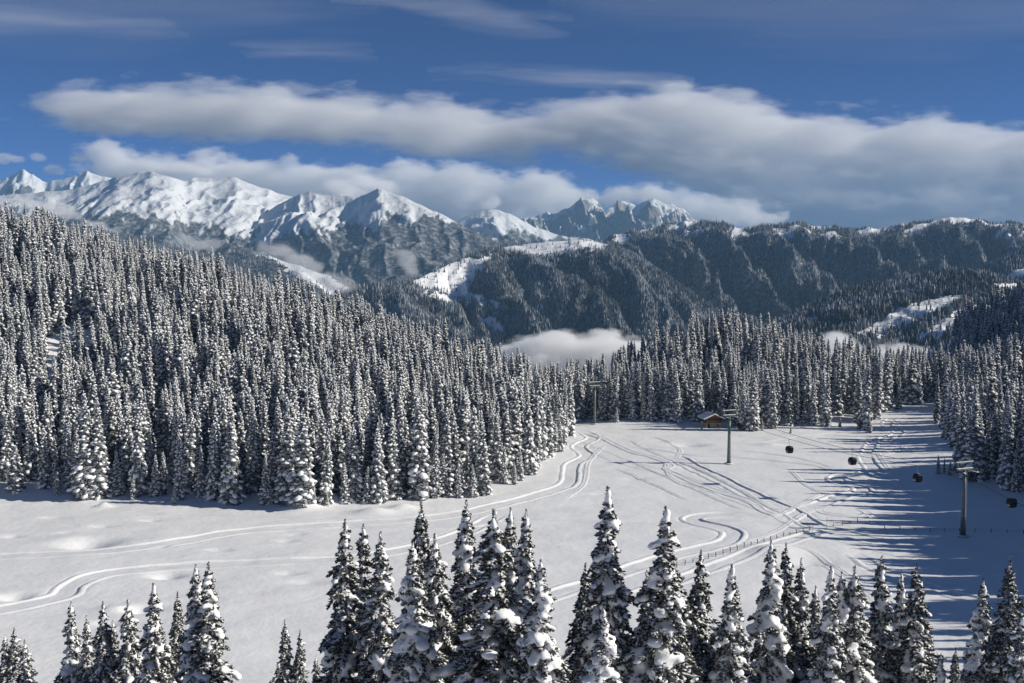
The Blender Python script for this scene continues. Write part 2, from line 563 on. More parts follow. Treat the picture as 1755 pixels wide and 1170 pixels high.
# ski tracks: pixel course, width, label, bank height, seed, lift
TRACKS = []
TRACKS.append(([(998, 738), (1016, 750), (992, 765), (1006, 781), (981, 796), (975, 826), (950, 839), (910, 851), (825, 872), (740, 886), (600, 897), (422, 909), (281, 931), (161, 945), (0, 953), (-120, 960)],
      4.6, 'winding groomed track along the foot of the left wood', 0.32, 1, 0.0))
TRACKS.append(([(790, 874), (700, 884), (600, 889), (480, 887), (350, 883), (230, 880)], 1.6, 'narrow trail close under the left wood', 0.16, 2, 0.012))
TRACKS.append(([(860, 880), (774, 920), (664, 946), (570, 958), (353, 967), (221, 977), (160, 987), (122, 1005), (100, 1023), (0, 1044), (-130, 1060)], 4.6, 'groomed track bending down towards the bottom left', 0.32, 4, 0.006))
TRACKS.append(([(1000, 740), (1030, 750), (1064, 766), (1087, 776), (1114, 782), (1139, 791), (1150, 799), (1142, 804), (1169, 818), (1201, 832), (1246, 847), (1281, 857), (1297, 867), (1313, 878), (1357, 892)],
      1.9, 'pair of ski lines curving across the middle of the meadow', 0.22, 5, 0.012))
TRACKS.append(([(1148, 786), (1142, 800), (1155, 822), (1200, 840), (1250, 848), (1285, 862), (1310, 876)], 0.9, 'thin ski line beside the curving pair', 0.14, 6, 0.018))
TRACKS.append(([(1150, 779), (1168, 788), (1189, 800), (1224, 816), (1269, 839), (1350, 874), (1391, 898), (1425, 908), (1473, 920), (1530, 936)], 5.6, 'wide straight piste running down through the middle of the meadow', 0.34, 7, 0.004))
TRACKS.append(([(1482, 779), (1488, 792), (1496, 804), (1470, 810), (1440, 815), (1436, 824), (1476, 836), (1470, 845), (1440, 851), (1384, 871)], 4.4, 'zigzag groomed track by the shadow edge', 0.36, 8, 0.010))
TRACKS.append(([(1068, 764), (1110, 769), (1189, 780), (1255, 783), (1350, 792), (1401, 799), (1442, 811)], 1.3, 'thin line across the snow behind the middle pylon', 0.18, 9, 0.016))  # narrow low-banked band that draws a thin line on the snow
TRACKS.append(([(1404, 868), (1408, 877), (1430, 882), (1473, 886), (1488, 880), (1460, 866)], 1.8, 'small loop track beside the zigzag', 0.22, 10, 0.02))
TRACKS.append(([(1330, 886), (1250, 881), (1200, 884), (1186, 890), (1205, 897), (1240, 905), (1257, 914), (1240, 930), (1160, 949), (1100, 968), (1030, 992), (955, 1016), (880, 1042)],
      4.4, 'hairpin track above the fence', 0.36, 11, 0.008))
TRACKS.append(([(1430, 909), (1390, 914), (1324, 932), (1249, 961), (1167, 992), (1100, 1016), (1020, 1045)], 3.4, 'track running along the near side of the fence', 0.26, 12, 0.014))
TRACKS.append(([(1460, 946), (1476, 955), (1500, 972), (1548, 990), (1622, 1014), (1700, 1034), (1790, 1056)], 3.4, 'track curving away into the shade at the right', 0.30, 13, 0.01))
TRACKS.append(([(1530, 716), (1520, 728), (1540, 742), (1500, 756), (1490, 768), (1484, 780)], 3.4, 'track coming out of the gap between the woods', 0.25, 14, 0.006))
TRACKS.append(([(1395, 905), (1450, 901), (1500, 905), (1580, 908), (1660, 902)], 1.2, 'faint trail in the shade near the near pylon', 0.12, 15, 0.02))


FINE = [[(1075, 752), (1120, 775), (1190, 800), (1262, 835), (1330, 872)], [(1080, 790), (1130, 812), (1200, 842), (1290, 880)], [(1050, 800), (1120, 830), (1190, 862)],
        [(1105, 745), (1140, 755), (1165, 770), (1160, 785)], [(1200, 770), (1300, 775), (1390, 790), (1440, 806)], [(1290, 760), (1340, 752), (1420, 742), (1480, 742)],
        [(1500, 770), (1520, 800), (1540, 830), (1580, 850)], [(1350, 800), (1380, 830), (1420, 850), (1460, 862)], [(1210, 890), (1262, 893), (1330, 897), (1380, 903)],
        [(1300, 890), (1340, 880), (1400, 850), (1440, 840)], [(1395, 960), (1440, 985), (1500, 1020), (1560, 1060)], [(1350, 930), (1400, 950), (1460, 990), (1510, 1040)],
        [(1560, 760), (1530, 775), (1500, 785)], [(1290, 1090), (1440, 1040), (1600, 1075), (1700, 1100)], [(560, 900), (760, 905), (900, 893), (1060, 895), (1180, 900)],
        [(1250, 938), (1320, 915), (1380, 880), (1420, 868)], [(1040, 760), (1010, 790), (1000, 830), (960, 860)], [(420, 1166), (500, 1148), (580, 1140), (660, 1142)]]
for _i, _f in enumerate(FINE):
    TRACKS.append((_f, 0.75, 'faint single ski line on the meadow snow', 0.13, 30 + _i, 0.003 * (_i % 5)))

def spline(P, step=0.8):
    P = np.array(P, float)
    P = np.concatenate([[2 * P[0] - P[1]], P, [2 * P[-1] - P[-2]]])
    out = []
    for i in range(1, len(P) - 2):
        n = max(2, int(np.hypot(*(P[i + 1] - P[i])) / step))
        t = np.linspace(0, 1, n, endpoint=False)[:, None]
        a, b, c, d = P[i - 1], P[i], P[i + 1], P[i + 2]
        out.append(0.5 * (2 * b + (c - a) * t + (2 * a - 5 * b + 4 * c - d) * t ** 2 + (3 * b - a - 3 * c + d) * t ** 3))
    out.append(P[-2][None])
    return np.concatenate(out)


CARVE = 0.19
_tc = [(spline([ground(*p, 100) for p in t[0]], 1.0), t[1] / 2) for t in TRACKS if t[1] > 3]
def carve(x, y, z):
    """wide tracks are cut into the snow cover"""
    cut = np.zeros(z.shape)
    for C, w in _tc:
        lo, hi = C.min(0) - 6, C.max(0) + 6
        k = np.nonzero((x > lo[0]) & (x < hi[0]) & (y > lo[1]) & (y < hi[1]))[0]
        for j in range(0, len(k), 20000):
            kk = k[j:j + 20000]
            d2_ = (x[kk, None] - C[None, :, 0]) ** 2 + (y[kk, None] - C[None, :, 1]) ** 2
            ci_ = d2_.argmin(1)
            d = np.sqrt(d2_[np.arange(len(kk)), ci_])
            fd = np.clip(np.minimum(ci_, len(C) - 1 - ci_) / 9.0, 0, 1)
            cut[kk] = np.maximum(cut[kk], 0.38 * fd * (1 - smooth(w + 0.0, w + 1.0, d)))
    return z - cut
xs = np.concatenate([np.arange(-820, -190, 9.0), np.arange(-190, 190, 1.42), np.arange(190, 840, 9.0)])
ys = np.concatenate([np.arange(-45, 140, 3.0), np.arange(140, 300, 0.85), np.arange(300, 470, 1.3), np.arange(470, 1080, 7.0)])
gx, gy = np.meshgrid(xs, ys)
gz0 = H(gx, gy)
gz = carve(gx.ravel(), gy.ravel(), gz0.ravel()).reshape(gx.shape)
nx, ny = len(xs), len(ys)
idx = np.arange(nx * ny).reshape(ny, nx)
quads = np.stack([idx[:-1, :-1], idx[:-1, 1:], idx[1:, 1:], idx[1:, :-1]], -1).reshape(-1, 4)
tag(link('ground', mesh_np('ground', np.stack([gx, gy, gz], -1).reshape(-1, 3), quads, [M['snow']])),
    'snow-covered meadow basin with the hillsides around it', 'ground', kind='structure')

# the valley floor far below, under everything out to the horizon
vs = np.concatenate([np.linspace(-12800, -6000, 8), np.linspace(-5000, 5000, 21), np.linspace(6000, 12800, 8)])
vy = np.concatenate([np.linspace(-900, 0, 5), np.linspace(400, 12000, 30), np.linspace(13000, 15700, 6)])
vx_, vy_ = np.meshgrid(vs, vy)
vz = -420 + 25 * fbm(vx_ / 1500, vy_ / 1500, octaves=3, seed=44)
idx = np.arange(vx_.size).reshape(vx_.shape)
quads = np.stack([idx[:-1, :-1], idx[:-1, 1:], idx[1:, 1:], idx[1:, :-1]], -1).reshape(-1, 4)
wood = np.full(vx_.size, 0.55)
tag(link('valley_floor', mesh_np('valley_floor', np.stack([vx_, vy_, vz], -1).reshape(-1, 3), quads, [M['mountain']],
    attrs={'wood': wood, 'rock': np.zeros(vx_.size)})), 'deep valley floor beneath the far mountains', 'valley', kind='structure')

# ------------------------------------------------------------------ far mountains
# crest: (px, py, distance) along the skyline; the side towards us falls to a foot nearer by
def mountain(name, label, crest, foot=0.62, foot_z=-420.0, nu=420, nt=150, spur=60.0, lam=260.0, skew=0.5, iso=25.0, jag=0.0025,
             shape=1.0, mat_key='mountain', seed=1, wood_fn=None, rock_k=1.0, back=1.35, rib=0.0, crag=0.0, spurs=None):
    cr = np.array(crest, float)
    u = np.linspace(cr[0, 0], cr[-1, 0], nu)
    Dc = np.interp(u, cr[:, 0], cr[:, 2])
    py = np.interp(u, cr[:, 0], cr[:, 1])
    k = np.ones(5) / 5
    py = np.convolve(np.pad(py, 2, 'edge'), k, 'valid')
    Dc = np.convolve(np.pad(Dc, 6, 'edge'), np.ones(13) / 13, 'valid')
    cx, cyy, cz = at(u, py, Dc)
    cz = cz + Dc * jag * (ridged(cx / (Dc.mean() * 0.035), cyy * 0, octaves=5, seed=seed + 9) - 0.9)
    t = np.concatenate([np.linspace(0, 1, nt) ** 0.8, 1 + np.linspace(0.02, 1, max(8, nt // 7)) * (back - 1) * 2])
    T, U = np.meshgrid(t, u, indexing='ij')
    Df = Dc * foot
    Y = Df[None] + (Dc - Df)[None] * T
    X = cx[None] / cyy[None] * Y
    s = np.where(T <= 1, T, np.clip(2 - T, 0, 1))
    env = np.sin(np.pi * np.clip(T, 0, 1) ** 0.95) ** 1.15 + 0.03
    env = np.where(T > 1, 0.1, env)
    base = foot_z + (cz[None] - foot_z) * np.clip(s, 0, 1) ** shape
    warp = fbm(X / (lam * 3.5), Y / (lam * 3.5), octaves=3, seed=seed + 2) * lam * 0.9
    sp = ridged((X + skew * Y + warp) / lam, Y / (lam * 4.5) + warp / lam * 0.2, octaves=4, seed=seed, gain=0.42) - 0.95
    Z = base + env * spur * sp + env * iso * fbm(X / (lam * 0.45), Y / (lam * 0.45), octaves=4, seed=seed + 5)
    if spurs:                       # sharp-crested spurs that run obliquely down the side
        per, shift, amp_ = spurs
        ph = (U - shift * (1 - np.clip(T, 0, 1))) / per + 0.55 * fbm(U / (per * 2.2), T * 1.3, octaves=3, seed=seed + 31)
        tri = 1 - 2 * np.abs(ph - np.floor(ph) - 0.5)
        var_ = 0.65 + 0.7 * (perlin(np.floor(ph) * 0.77 + 0.3, np.full(U.shape, 0.4), 0.0, seed + 33) + 0.3)
        ph2 = (U - shift * 0.4 * (1 - np.clip(T, 0, 1))) / (per * 0.29) + 0.9 * fbm(U / per, T * 5, octaves=3, seed=seed + 35)
        tri2 = 1 - 2 * np.abs(ph2 - np.floor(ph2) - 0.5)
        grow = np.where(T > 1, 0.05, smooth(0.0, 0.22, 1 - T)) * smooth(0.05, 0.4, T)
        Z = Z + amp_ * grow * ((tri - 0.62) * var_ + 0.22 * (tri2 - 0.5))
    if crag:
        Z = Z + crag * (ridged(X / 330, Y / 330, octaves=5, seed=seed + 41, gain=0.55) - 0.8) * np.where(T > 1, 0.2, np.clip((1.0 - T) * 9, 0.12, 1))
    if rib:
        wr = fbm(X / 500, Y / 500, octaves=3, seed=seed + 12) * 110
        rb_ = ridged((X + skew * Y * 0.6 + wr) / 170, Y / 1900, octaves=3, seed=seed + 15, gain=0.5) - 0.6
        Z = Z + rib * rb_ * np.where(T > 1, 0.2, np.clip((1.02 - T) * 6, 0, 1) * np.clip(T * 3, 0, 1))
    shp = Z.shape
    idx = np.arange(Z.size).reshape(shp)
    quads = np.stack([idx[:-1, :-1], idx[:-1, 1:], idx[1:, 1:], idx[1:, :-1]], -1).reshape(-1, 4)
    V = np.stack([X, Y, Z], -1).reshape(-1, 3)
    nrm = vnormals(V, quads).reshape(shp + (3,))
    ppx, ppy = to_px(X, Y, Z)
    wood = wood_fn(X, Y, Z, T, ppx, ppy, nrm) if wood_fn else np.zeros(shp)
    rock = np.clip((0.76 - nrm[..., 2]) * 2.0 * rock_k, 0, 1)
    o = link(name, mesh_np(name, V, quads, [M[mat_key]], attrs={'wood': wood.ravel(), 'rock': rock.ravel()}))
    tag(o, label, 'mountain', kind='structure')
    return dict(X=X, Y=Y, Z=Z, T=T, wood=wood, nrm=nrm, px=ppx, py=ppy, o=o)

def meadow_mask(ppx, ppy, polys, soft=7.0, seed=0):
    j = fbm(ppx / 16, ppy / 9, octaves=3, seed=seed) * soft * 2.2
    k = fbm(ppx / 13 + 50, ppy / 8, octaves=3, seed=seed + 1) * soft
    m = np.zeros(ppx.shape, bool)
    for p in polys:
        m |= in_poly(ppx + j, ppy + k, p)
    return m

# Dolomite-like peaks and snowy giants along the horizon
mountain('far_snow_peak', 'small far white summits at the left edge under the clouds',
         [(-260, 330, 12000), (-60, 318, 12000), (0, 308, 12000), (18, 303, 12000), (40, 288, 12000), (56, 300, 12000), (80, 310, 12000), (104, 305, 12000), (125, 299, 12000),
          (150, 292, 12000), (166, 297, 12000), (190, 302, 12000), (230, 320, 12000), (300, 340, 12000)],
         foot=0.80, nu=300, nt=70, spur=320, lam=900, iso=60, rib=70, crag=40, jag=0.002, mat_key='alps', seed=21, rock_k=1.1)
mountain('rocky_peak', 'jagged rocky far peaks rising behind the wooded ridge',
         [(800, 398, 12500), (860, 385, 12500), (895, 372, 12500), (925, 366, 12500), (950, 360, 12500), (975, 352, 12500), (990, 343, 12500), (1004, 336, 12500), (1018, 335, 12500),
          (1028, 341, 12500), (1034, 356, 12500), (1052, 350, 12500), (1066, 340, 12500), (1080, 339, 12500), (1092, 347, 12500), (1112, 341, 12500), (1130, 343, 12500),
          (1150, 344, 12500), (1166, 352, 12500), (1180, 366, 12500), (1200, 380, 12500), (1260, 410, 12500), (1400, 440, 12500)],
         foot=0.78, nu=360, nt=80, spur=420, lam=700, iso=100, rib=90, crag=120, jag=0.003, mat_key='dolomite', seed=37, rock_k=1.7)

def alp_wood(line_py, seed, soft=26, gully=30):
    def fn(X, Y, Z, T, ppx, ppy, nrm):
        line = np.interp(ppx, [p[0] for p in line_py], [p[1] for p in line_py])
        n = fbm(ppx / 42, ppy / 70, octaves=4, seed=seed) * gully + fbm(ppx / 9, ppy / 14, octaves=3, seed=seed + 3) * 14
        return smooth(-soft * 0.5, soft * 0.5, ppy + n - line) * 0.75
    return fn

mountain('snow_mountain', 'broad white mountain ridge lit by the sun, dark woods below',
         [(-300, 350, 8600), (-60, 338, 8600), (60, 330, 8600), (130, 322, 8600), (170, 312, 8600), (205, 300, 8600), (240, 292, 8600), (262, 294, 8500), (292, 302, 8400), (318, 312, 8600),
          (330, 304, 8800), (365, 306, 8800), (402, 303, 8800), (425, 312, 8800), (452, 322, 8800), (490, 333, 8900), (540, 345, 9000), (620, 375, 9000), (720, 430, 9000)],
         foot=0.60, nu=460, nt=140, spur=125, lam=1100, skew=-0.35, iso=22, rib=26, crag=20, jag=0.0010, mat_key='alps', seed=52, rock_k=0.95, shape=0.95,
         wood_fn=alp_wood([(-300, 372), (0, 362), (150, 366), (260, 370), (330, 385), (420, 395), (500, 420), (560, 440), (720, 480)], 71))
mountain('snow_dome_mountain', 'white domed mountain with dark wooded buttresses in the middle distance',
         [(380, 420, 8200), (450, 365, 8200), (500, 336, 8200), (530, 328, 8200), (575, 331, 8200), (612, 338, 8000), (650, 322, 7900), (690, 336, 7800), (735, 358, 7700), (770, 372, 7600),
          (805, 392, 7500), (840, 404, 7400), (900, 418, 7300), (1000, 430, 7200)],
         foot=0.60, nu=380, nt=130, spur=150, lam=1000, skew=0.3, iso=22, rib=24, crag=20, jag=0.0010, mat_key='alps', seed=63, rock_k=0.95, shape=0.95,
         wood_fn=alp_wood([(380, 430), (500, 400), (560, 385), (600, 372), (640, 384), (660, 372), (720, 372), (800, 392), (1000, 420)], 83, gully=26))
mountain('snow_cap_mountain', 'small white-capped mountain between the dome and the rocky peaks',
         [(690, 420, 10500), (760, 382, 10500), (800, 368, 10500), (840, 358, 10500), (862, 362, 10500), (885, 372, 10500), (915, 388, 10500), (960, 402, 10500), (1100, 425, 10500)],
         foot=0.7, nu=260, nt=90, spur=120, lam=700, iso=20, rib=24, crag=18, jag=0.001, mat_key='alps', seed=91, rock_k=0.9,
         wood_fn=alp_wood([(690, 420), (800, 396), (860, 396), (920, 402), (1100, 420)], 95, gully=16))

all_wood = lambda X, Y, Z, T, ppx, ppy, nrm: np.full(X.shape, 0.75)
def wooded(polys, seed, soft=7.0, top=None):
    def fn(X, Y, Z, T, ppx, ppy, nrm):
        w = np.full(X.shape, 0.72)
        w[meadow_mask(ppx, ppy, polys, soft, seed)] = -0.4
        w[T > 1.05] = 0.5
        if top is not None:
            w -= top * smooth(0.86, 1.0, T) * np.clip(0.4 + 1.6 * fbm(X / 120, Y / 120, octaves=3, seed=seed + 7), 0, 1)
        return w
    return fn

VALLEY = mountain('valley_ridge', 'low dark wooded ridges down in the left valley',
         [(-200, 372, 5600), (60, 378, 5600), (140, 388, 5600), (220, 404, 5600), (300, 424, 5500), (360, 436, 5500), (420, 430, 5500), (470, 440, 5400), (520, 458, 5300), (570, 474, 5200), (620, 492, 5000),
          (680, 506, 4900), (760, 520, 4800), (900, 540, 4800)],
         foot=0.62, nu=300, nt=100, spur=110, lam=330, iso=40, jag=0.001, seed=113, foot_z=-470, rock_k=0.0,
         wood_fn=wooded([[(410, 405), (440, 400), (560, 470), (600, 500), (560, 500), (500, 470)], [(300, 400), (350, 398), (380, 420), (330, 430)]], 5, 9))
RIDGE = mountain('wooded_ridge', 'long dark wooded mountain ridge with steep ribs behind the meadow',
         [(840, 452, 5200), (930, 430, 5200), (1000, 414, 5200), (1050, 404, 5200), (1090, 396, 5200), (1130, 388, 5200), (1185, 379, 5200), (1230, 381, 5100), (1262, 388, 5000), (1300, 389, 5000),
          (1335, 380, 5000), (1380, 382, 5000), (1415, 389, 5000), (1460, 392, 5000), (1500, 391, 5000), (1540, 386, 5000), (1585, 379, 5000), (1620, 373, 5000), (1650, 373, 5000),
          (1700, 381, 5000), (1755, 386, 5000), (1900, 380, 5000), (2150, 400, 5000)],
         foot=0.58, nu=500, nt=150, spurs=(96, 300, 190), spur=60, lam=560, skew=0.75, iso=30, jag=0.0022, seed=127, foot_z=-460, shape=0.95, rock_k=0.5,
         wood_fn=wooded([[(1152, 375), (1200, 375), (1196, 384), (1160, 384)], [(1195, 525), (1215, 520), (1210, 545)], [(1255, 400), (1264, 400), (1262, 418)],
                         [(1708, 398), (1735, 402), (1735, 420), (1715, 412)], [(1600, 372), (1660, 370), (1690, 380), (1640, 381)]], 7, 5, top=0.85))
PLATEAU = mountain('plateau_mountain', 'wooded mountain with a sunlit snowy alp on its flat top',
         [(470, 560, 3500), (560, 515, 3500), (600, 498, 3500), (640, 489, 3550), (700, 483, 3600), (725, 471, 3700), (760, 456, 3850), (800, 440, 4000), (850, 425, 4150), (900, 418, 4200), (950, 413, 4200),
          (1000, 410, 4200), (1040, 416, 4200), (1080, 432, 4100), (1120, 458, 4000), (1170, 492, 3900), (1215, 522, 3800), (1260, 556, 3700), (1320, 600, 3600), (1400, 650, 3600)],
         foot=0.60, nu=380, nt=140, spurs=(120, 260, 110), spur=50, lam=420, skew=0.6, iso=32, jag=0.0008, seed=141, foot_z=-440, shape=0.88, rock_k=0.0,
         wood_fn=wooded([[(700, 490), (735, 466), (790, 446), (850, 436), (835, 455), (815, 470), (800, 492), (812, 508), (862, 524), (850, 532), (790, 512), (740, 496)],
                         [(845, 424), (940, 411), (1000, 407), (1048, 418), (1040, 426), (1018, 428), (1016, 442), (1004, 428), (960, 434), (930, 440), (880, 432)],
                         [(822, 548), (840, 545), (862, 566), (852, 574), (835, 562)], [(925, 525), (935, 525), (935, 536), (925, 536)], [(728, 500), (800, 512), (775, 520), (722, 506)]], 9, 6))
SPUR = mountain('shaded_spur', 'dark wooded spur coming in at the right edge',
         [(1560, 520, 3300), (1640, 490, 3300), (1700, 456, 3300), (1755, 428, 3300), (1850, 380, 3300), (1990, 330, 3300)],
         foot=0.7, nu=150, nt=80, spur=70, lam=300, iso=25, jag=0.001, seed=155, foot_z=-430, rock_k=0.0,
         wood_fn=wooded([[(1725, 470), (1755, 455), (1790, 455), (1790, 480), (1740, 485)]], 11, 5))
HILL = mountain('wooded_hill', 'rounded wooded hill with open snowy clearings behind the right wood',
         [(1180, 640, 2350), (1260, 596, 2350), (1310, 562, 2350), (1350, 546, 2380), (1400, 523, 2420), (1450, 502, 2450), (1500, 491, 2480), (1540, 484, 2500), (1590, 472, 2500), (1630, 467, 2500), (1665, 467, 2500),
          (1700, 474, 2500), (1755, 488, 2500), (1850, 500, 2500), (2000, 520, 2500)],
         foot=0.55, nu=300, nt=110, spur=26, lam=230, skew=0.5, iso=14, jag=0.0008, seed=163, foot_z=-330, shape=0.85, rock_k=0.0,
         wood_fn=wooded([[(1368, 548), (1410, 540), (1412, 547), (1375, 553)], [(1495, 560), (1540, 528), (1600, 512), (1655, 506), (1640, 520), (1600, 540), (1560, 560), (1510, 572), (1450, 580)],
                         [(1530, 500), (1560, 494), (1566, 502), (1535, 506)], [(1688, 486), (1755, 486), (1760, 500), (1720, 500)], [(1640, 530), (1700, 520), (1720, 540), (1650, 560), (1610, 580), (1560, 590)],
                         [(1496, 576), (1520, 574), (1516, 584), (1496, 584)]], 13, 4))

# far woods: one mass of small frosted spruces per mountainside
def far_wood(name, label, R, count, h0, h1, tiers=1, seed=0, wmin=0.3, extra=None):
    rng = np.random.default_rng(seed)
    X, Y, Z, T, wd = R['X'], R['Y'], R['Z'], R['T'], R['wood']
    nt_, nu_ = X.shape
    rows = np.arange(nt_ - 1)[T[:-1, 0] < 1.03]
    A = np.stack([X, Y, Z], -1)
    e1 = A[:-1, 1:] - A[:-1, :-1]; e2 = A[1:, :-1] - A[:-1, :-1]
    area = np.abs(e1[..., 0] * e2[..., 1] - e1[..., 1] * e2[..., 0])
    okp = (R['px'][:-1, :-1] > -40) & (R['px'][:-1, :-1] < 1800) & (R['py'][:-1, :-1] < 660) & (wd[:-1, :-1] > wmin - 0.75) & (T[:-1, :-1] < 1.03)
    p = (area * okp * (wd[:-1, :-1] > wmin)).ravel() + (area * okp).ravel() * (0.035 if extra is None else extra)
    cell = rng.choice(p.size, count, p=p / p.sum())
    i, j = np.unravel_index(cell, okp.shape)
    a, c = rng.random(count), rng.random(count)
    P = A[i, j] * ((1 - a) * (1 - c))[:, None] + A[i, j + 1] * (a * (1 - c))[:, None] + A[i + 1, j] * ((1 - a) * c)[:, None] + A[i + 1, j + 1] * (a * c)[:, None]
    h = rng.uniform(h0, h1, count) * np.where(rng.random(count) < 0.12, 0.6, 1)
    r = h * rng.uniform(0.16, 0.22, count)
    rot = rng.uniform(0, 6.28, count)
    vs, fs, fr = [], [], []
    frost = np.clip(0.40 + 0.28 * rng.standard_normal(count) + 0.5 * fbm(P[:, 0] / 200, P[:, 1] / 200, octaves=2, seed=seed), 0.02, 1)
    n = 4
    ang = rot[:, None] + np.arange(n) * 2 * np.pi / n
    levels = [(-0.12, 1.0)] if tiers == 1 else [(-0.12, 1.0), (0.36, 0.72)]
    tops = [1.0] if tiers == 1 else [0.72, 1.0]
    off = 0
    for (zb, rr), zt in zip(levels, tops):
        ring = np.stack([P[:, None, 0] + np.cos(ang) * (r * rr)[:, None], P[:, None, 1] + np.sin(ang) * (r * rr)[:, None],
                         (P[:, 2] + h * zb)[:, None] + np.zeros((1, n)) + (rng.random((count, n)) - 0.5) * (h * 0.08)[:, None]], -1)
        apex = np.stack([P[:, 0] + rng.normal(0, 0.02, count) * h, P[:, 1], P[:, 2] + h * zt], -1)[:, None]
        v = np.concatenate([ring, apex], 1)
        ids = off + (np.arange(count) * (n + 1))[:, None]
        f = np.stack([np.stack([ids[:, 0] + k, ids[:, 0] + (k + 1) % n, ids[:, 0] + n], -1) for k in range(n)], 1).reshape(-1, 3)
        vs.append(v.reshape(-1, 3)); fs.append(f)
        # snow rests on the upper face of each tree, dark needles show at its hem
        fv = np.repeat(frost[:, None], n + 1, 1) * np.array([0.55] * n + [1.25])[None]
        fr.append(np.clip(fv + rng.normal(0, 0.12, fv.shape), 0, 1).ravel())
        off += v.shape[0] * v.shape[1]
    me = mesh_np(name, np.concatenate(vs), np.concatenate(fs), [M['far_tree']], smooth_shade=False, attrs={'frost': np.concatenate(fr)})
    tag(link(name, me), label, 'woodland', kind='stuff')

far_wood('ridge_woodland', 'dense far spruce wood on the steep ribs of the long ridge', RIDGE, 46000, 12, 20, seed=1)
far_wood('plateau_woodland', 'dense far spruce wood around the sunlit alp', PLATEAU, 36000, 12, 20, seed=2)
far_wood('hill_woodland', 'dark spruce wood around the clearings of the rounded hill', HILL, 13500, 11, 20, tiers=2, seed=3)
far_wood('spur_woodland', 'dark spruce wood on the spur at the right edge', SPUR, 6000, 14, 24, seed=4)
far_wood('valley_woodland', 'dark spruce wood low in the left valley', VALLEY, 13000, 14, 25, seed=5)
# ------------------------------------------------------------------ spruces
def ellipsoids(c, d, s, n, rad, ico):
    """oriented ellipsoids: centres, three axes (m,3) each, radii (m,3)"""
    v = c[:, None, :] + ico[0][None, :, 0:1] * (d * rad[:, 0:1])[:, None] + ico[0][None, :, 1:2] * (s * rad[:, 1:2])[:, None] \
        + ico[0][None, :, 2:3] * (n * rad[:, 2:3])[:, None]
    f = (ico[1][None] + (np.arange(len(c)) * len(ico[0]))[:, None, None]).reshape(-1, 3)
    return v.reshape(-1, 3), f

def trunk_arrays(h, r, n=7, lean=(0, 0)):
    zz = np.array([-0.6, 0.0, 0.3, 0.6, 0.85, 1.0]); zz[1:] *= h
    rr = np.array([1.25, 1.1, 0.8, 0.5, 0.22, 0.05]) * r
    a = np.arange(n) * 2 * np.pi / n
    v = np.stack([np.cos(a)[None] * rr[:, None], np.sin(a)[None] * rr[:, None], zz[:, None] + 0 * a[None]], -1).reshape(-1, 3)
    f = np.array([(i * n + k, i * n + (k + 1) % n, (i + 1) * n + (k + 1) % n, (i + 1) * n + k) for i in range(len(zz) - 1) for k in range(n)])
    return v, f

def tri_join(parts):
    vs, fs, off = [], [], 0
    for v, f in parts:
        vs.append(v); fs.append(f + off); off += len(v)
    return np.concatenate(vs), np.concatenate(fs)

def boughs(h, rb, whorl_gap, rng, power=0.8, base=0.05, n0=7):
    """start height, azimuth, length, droop of every bough"""
    out = []
    z = h * base
    while z < h * 0.975:
        t = z / h
        R = rb * ((1 - t) ** power) * (0.90 + 0.1 * math.sin(t * 31 + rb * 9)) + 0.05
        if t < 0.15: R *= 0.75 + t / 0.6
        n = max(3, int(round(n0 * (0.5 + 0.5 * (1 - t)))) + int(rng.integers(-1, 2)))
        a0 = rng.uniform(0, 6.28)
        for k in range(n):
            out.append((z + rng.uniform(-0.4, 0.4) * whorl_gap, a0 + k * 2 * math.pi / n + rng.uniform(-0.25, 0.25),
                        R * rng.uniform(0.72, 1.18), math.radians(rng.uniform(24, 50) - 22 * t)))
        z += whorl_gap * (1 - 0.45 * t) * rng.uniform(0.85, 1.15)
    return np.array(out)

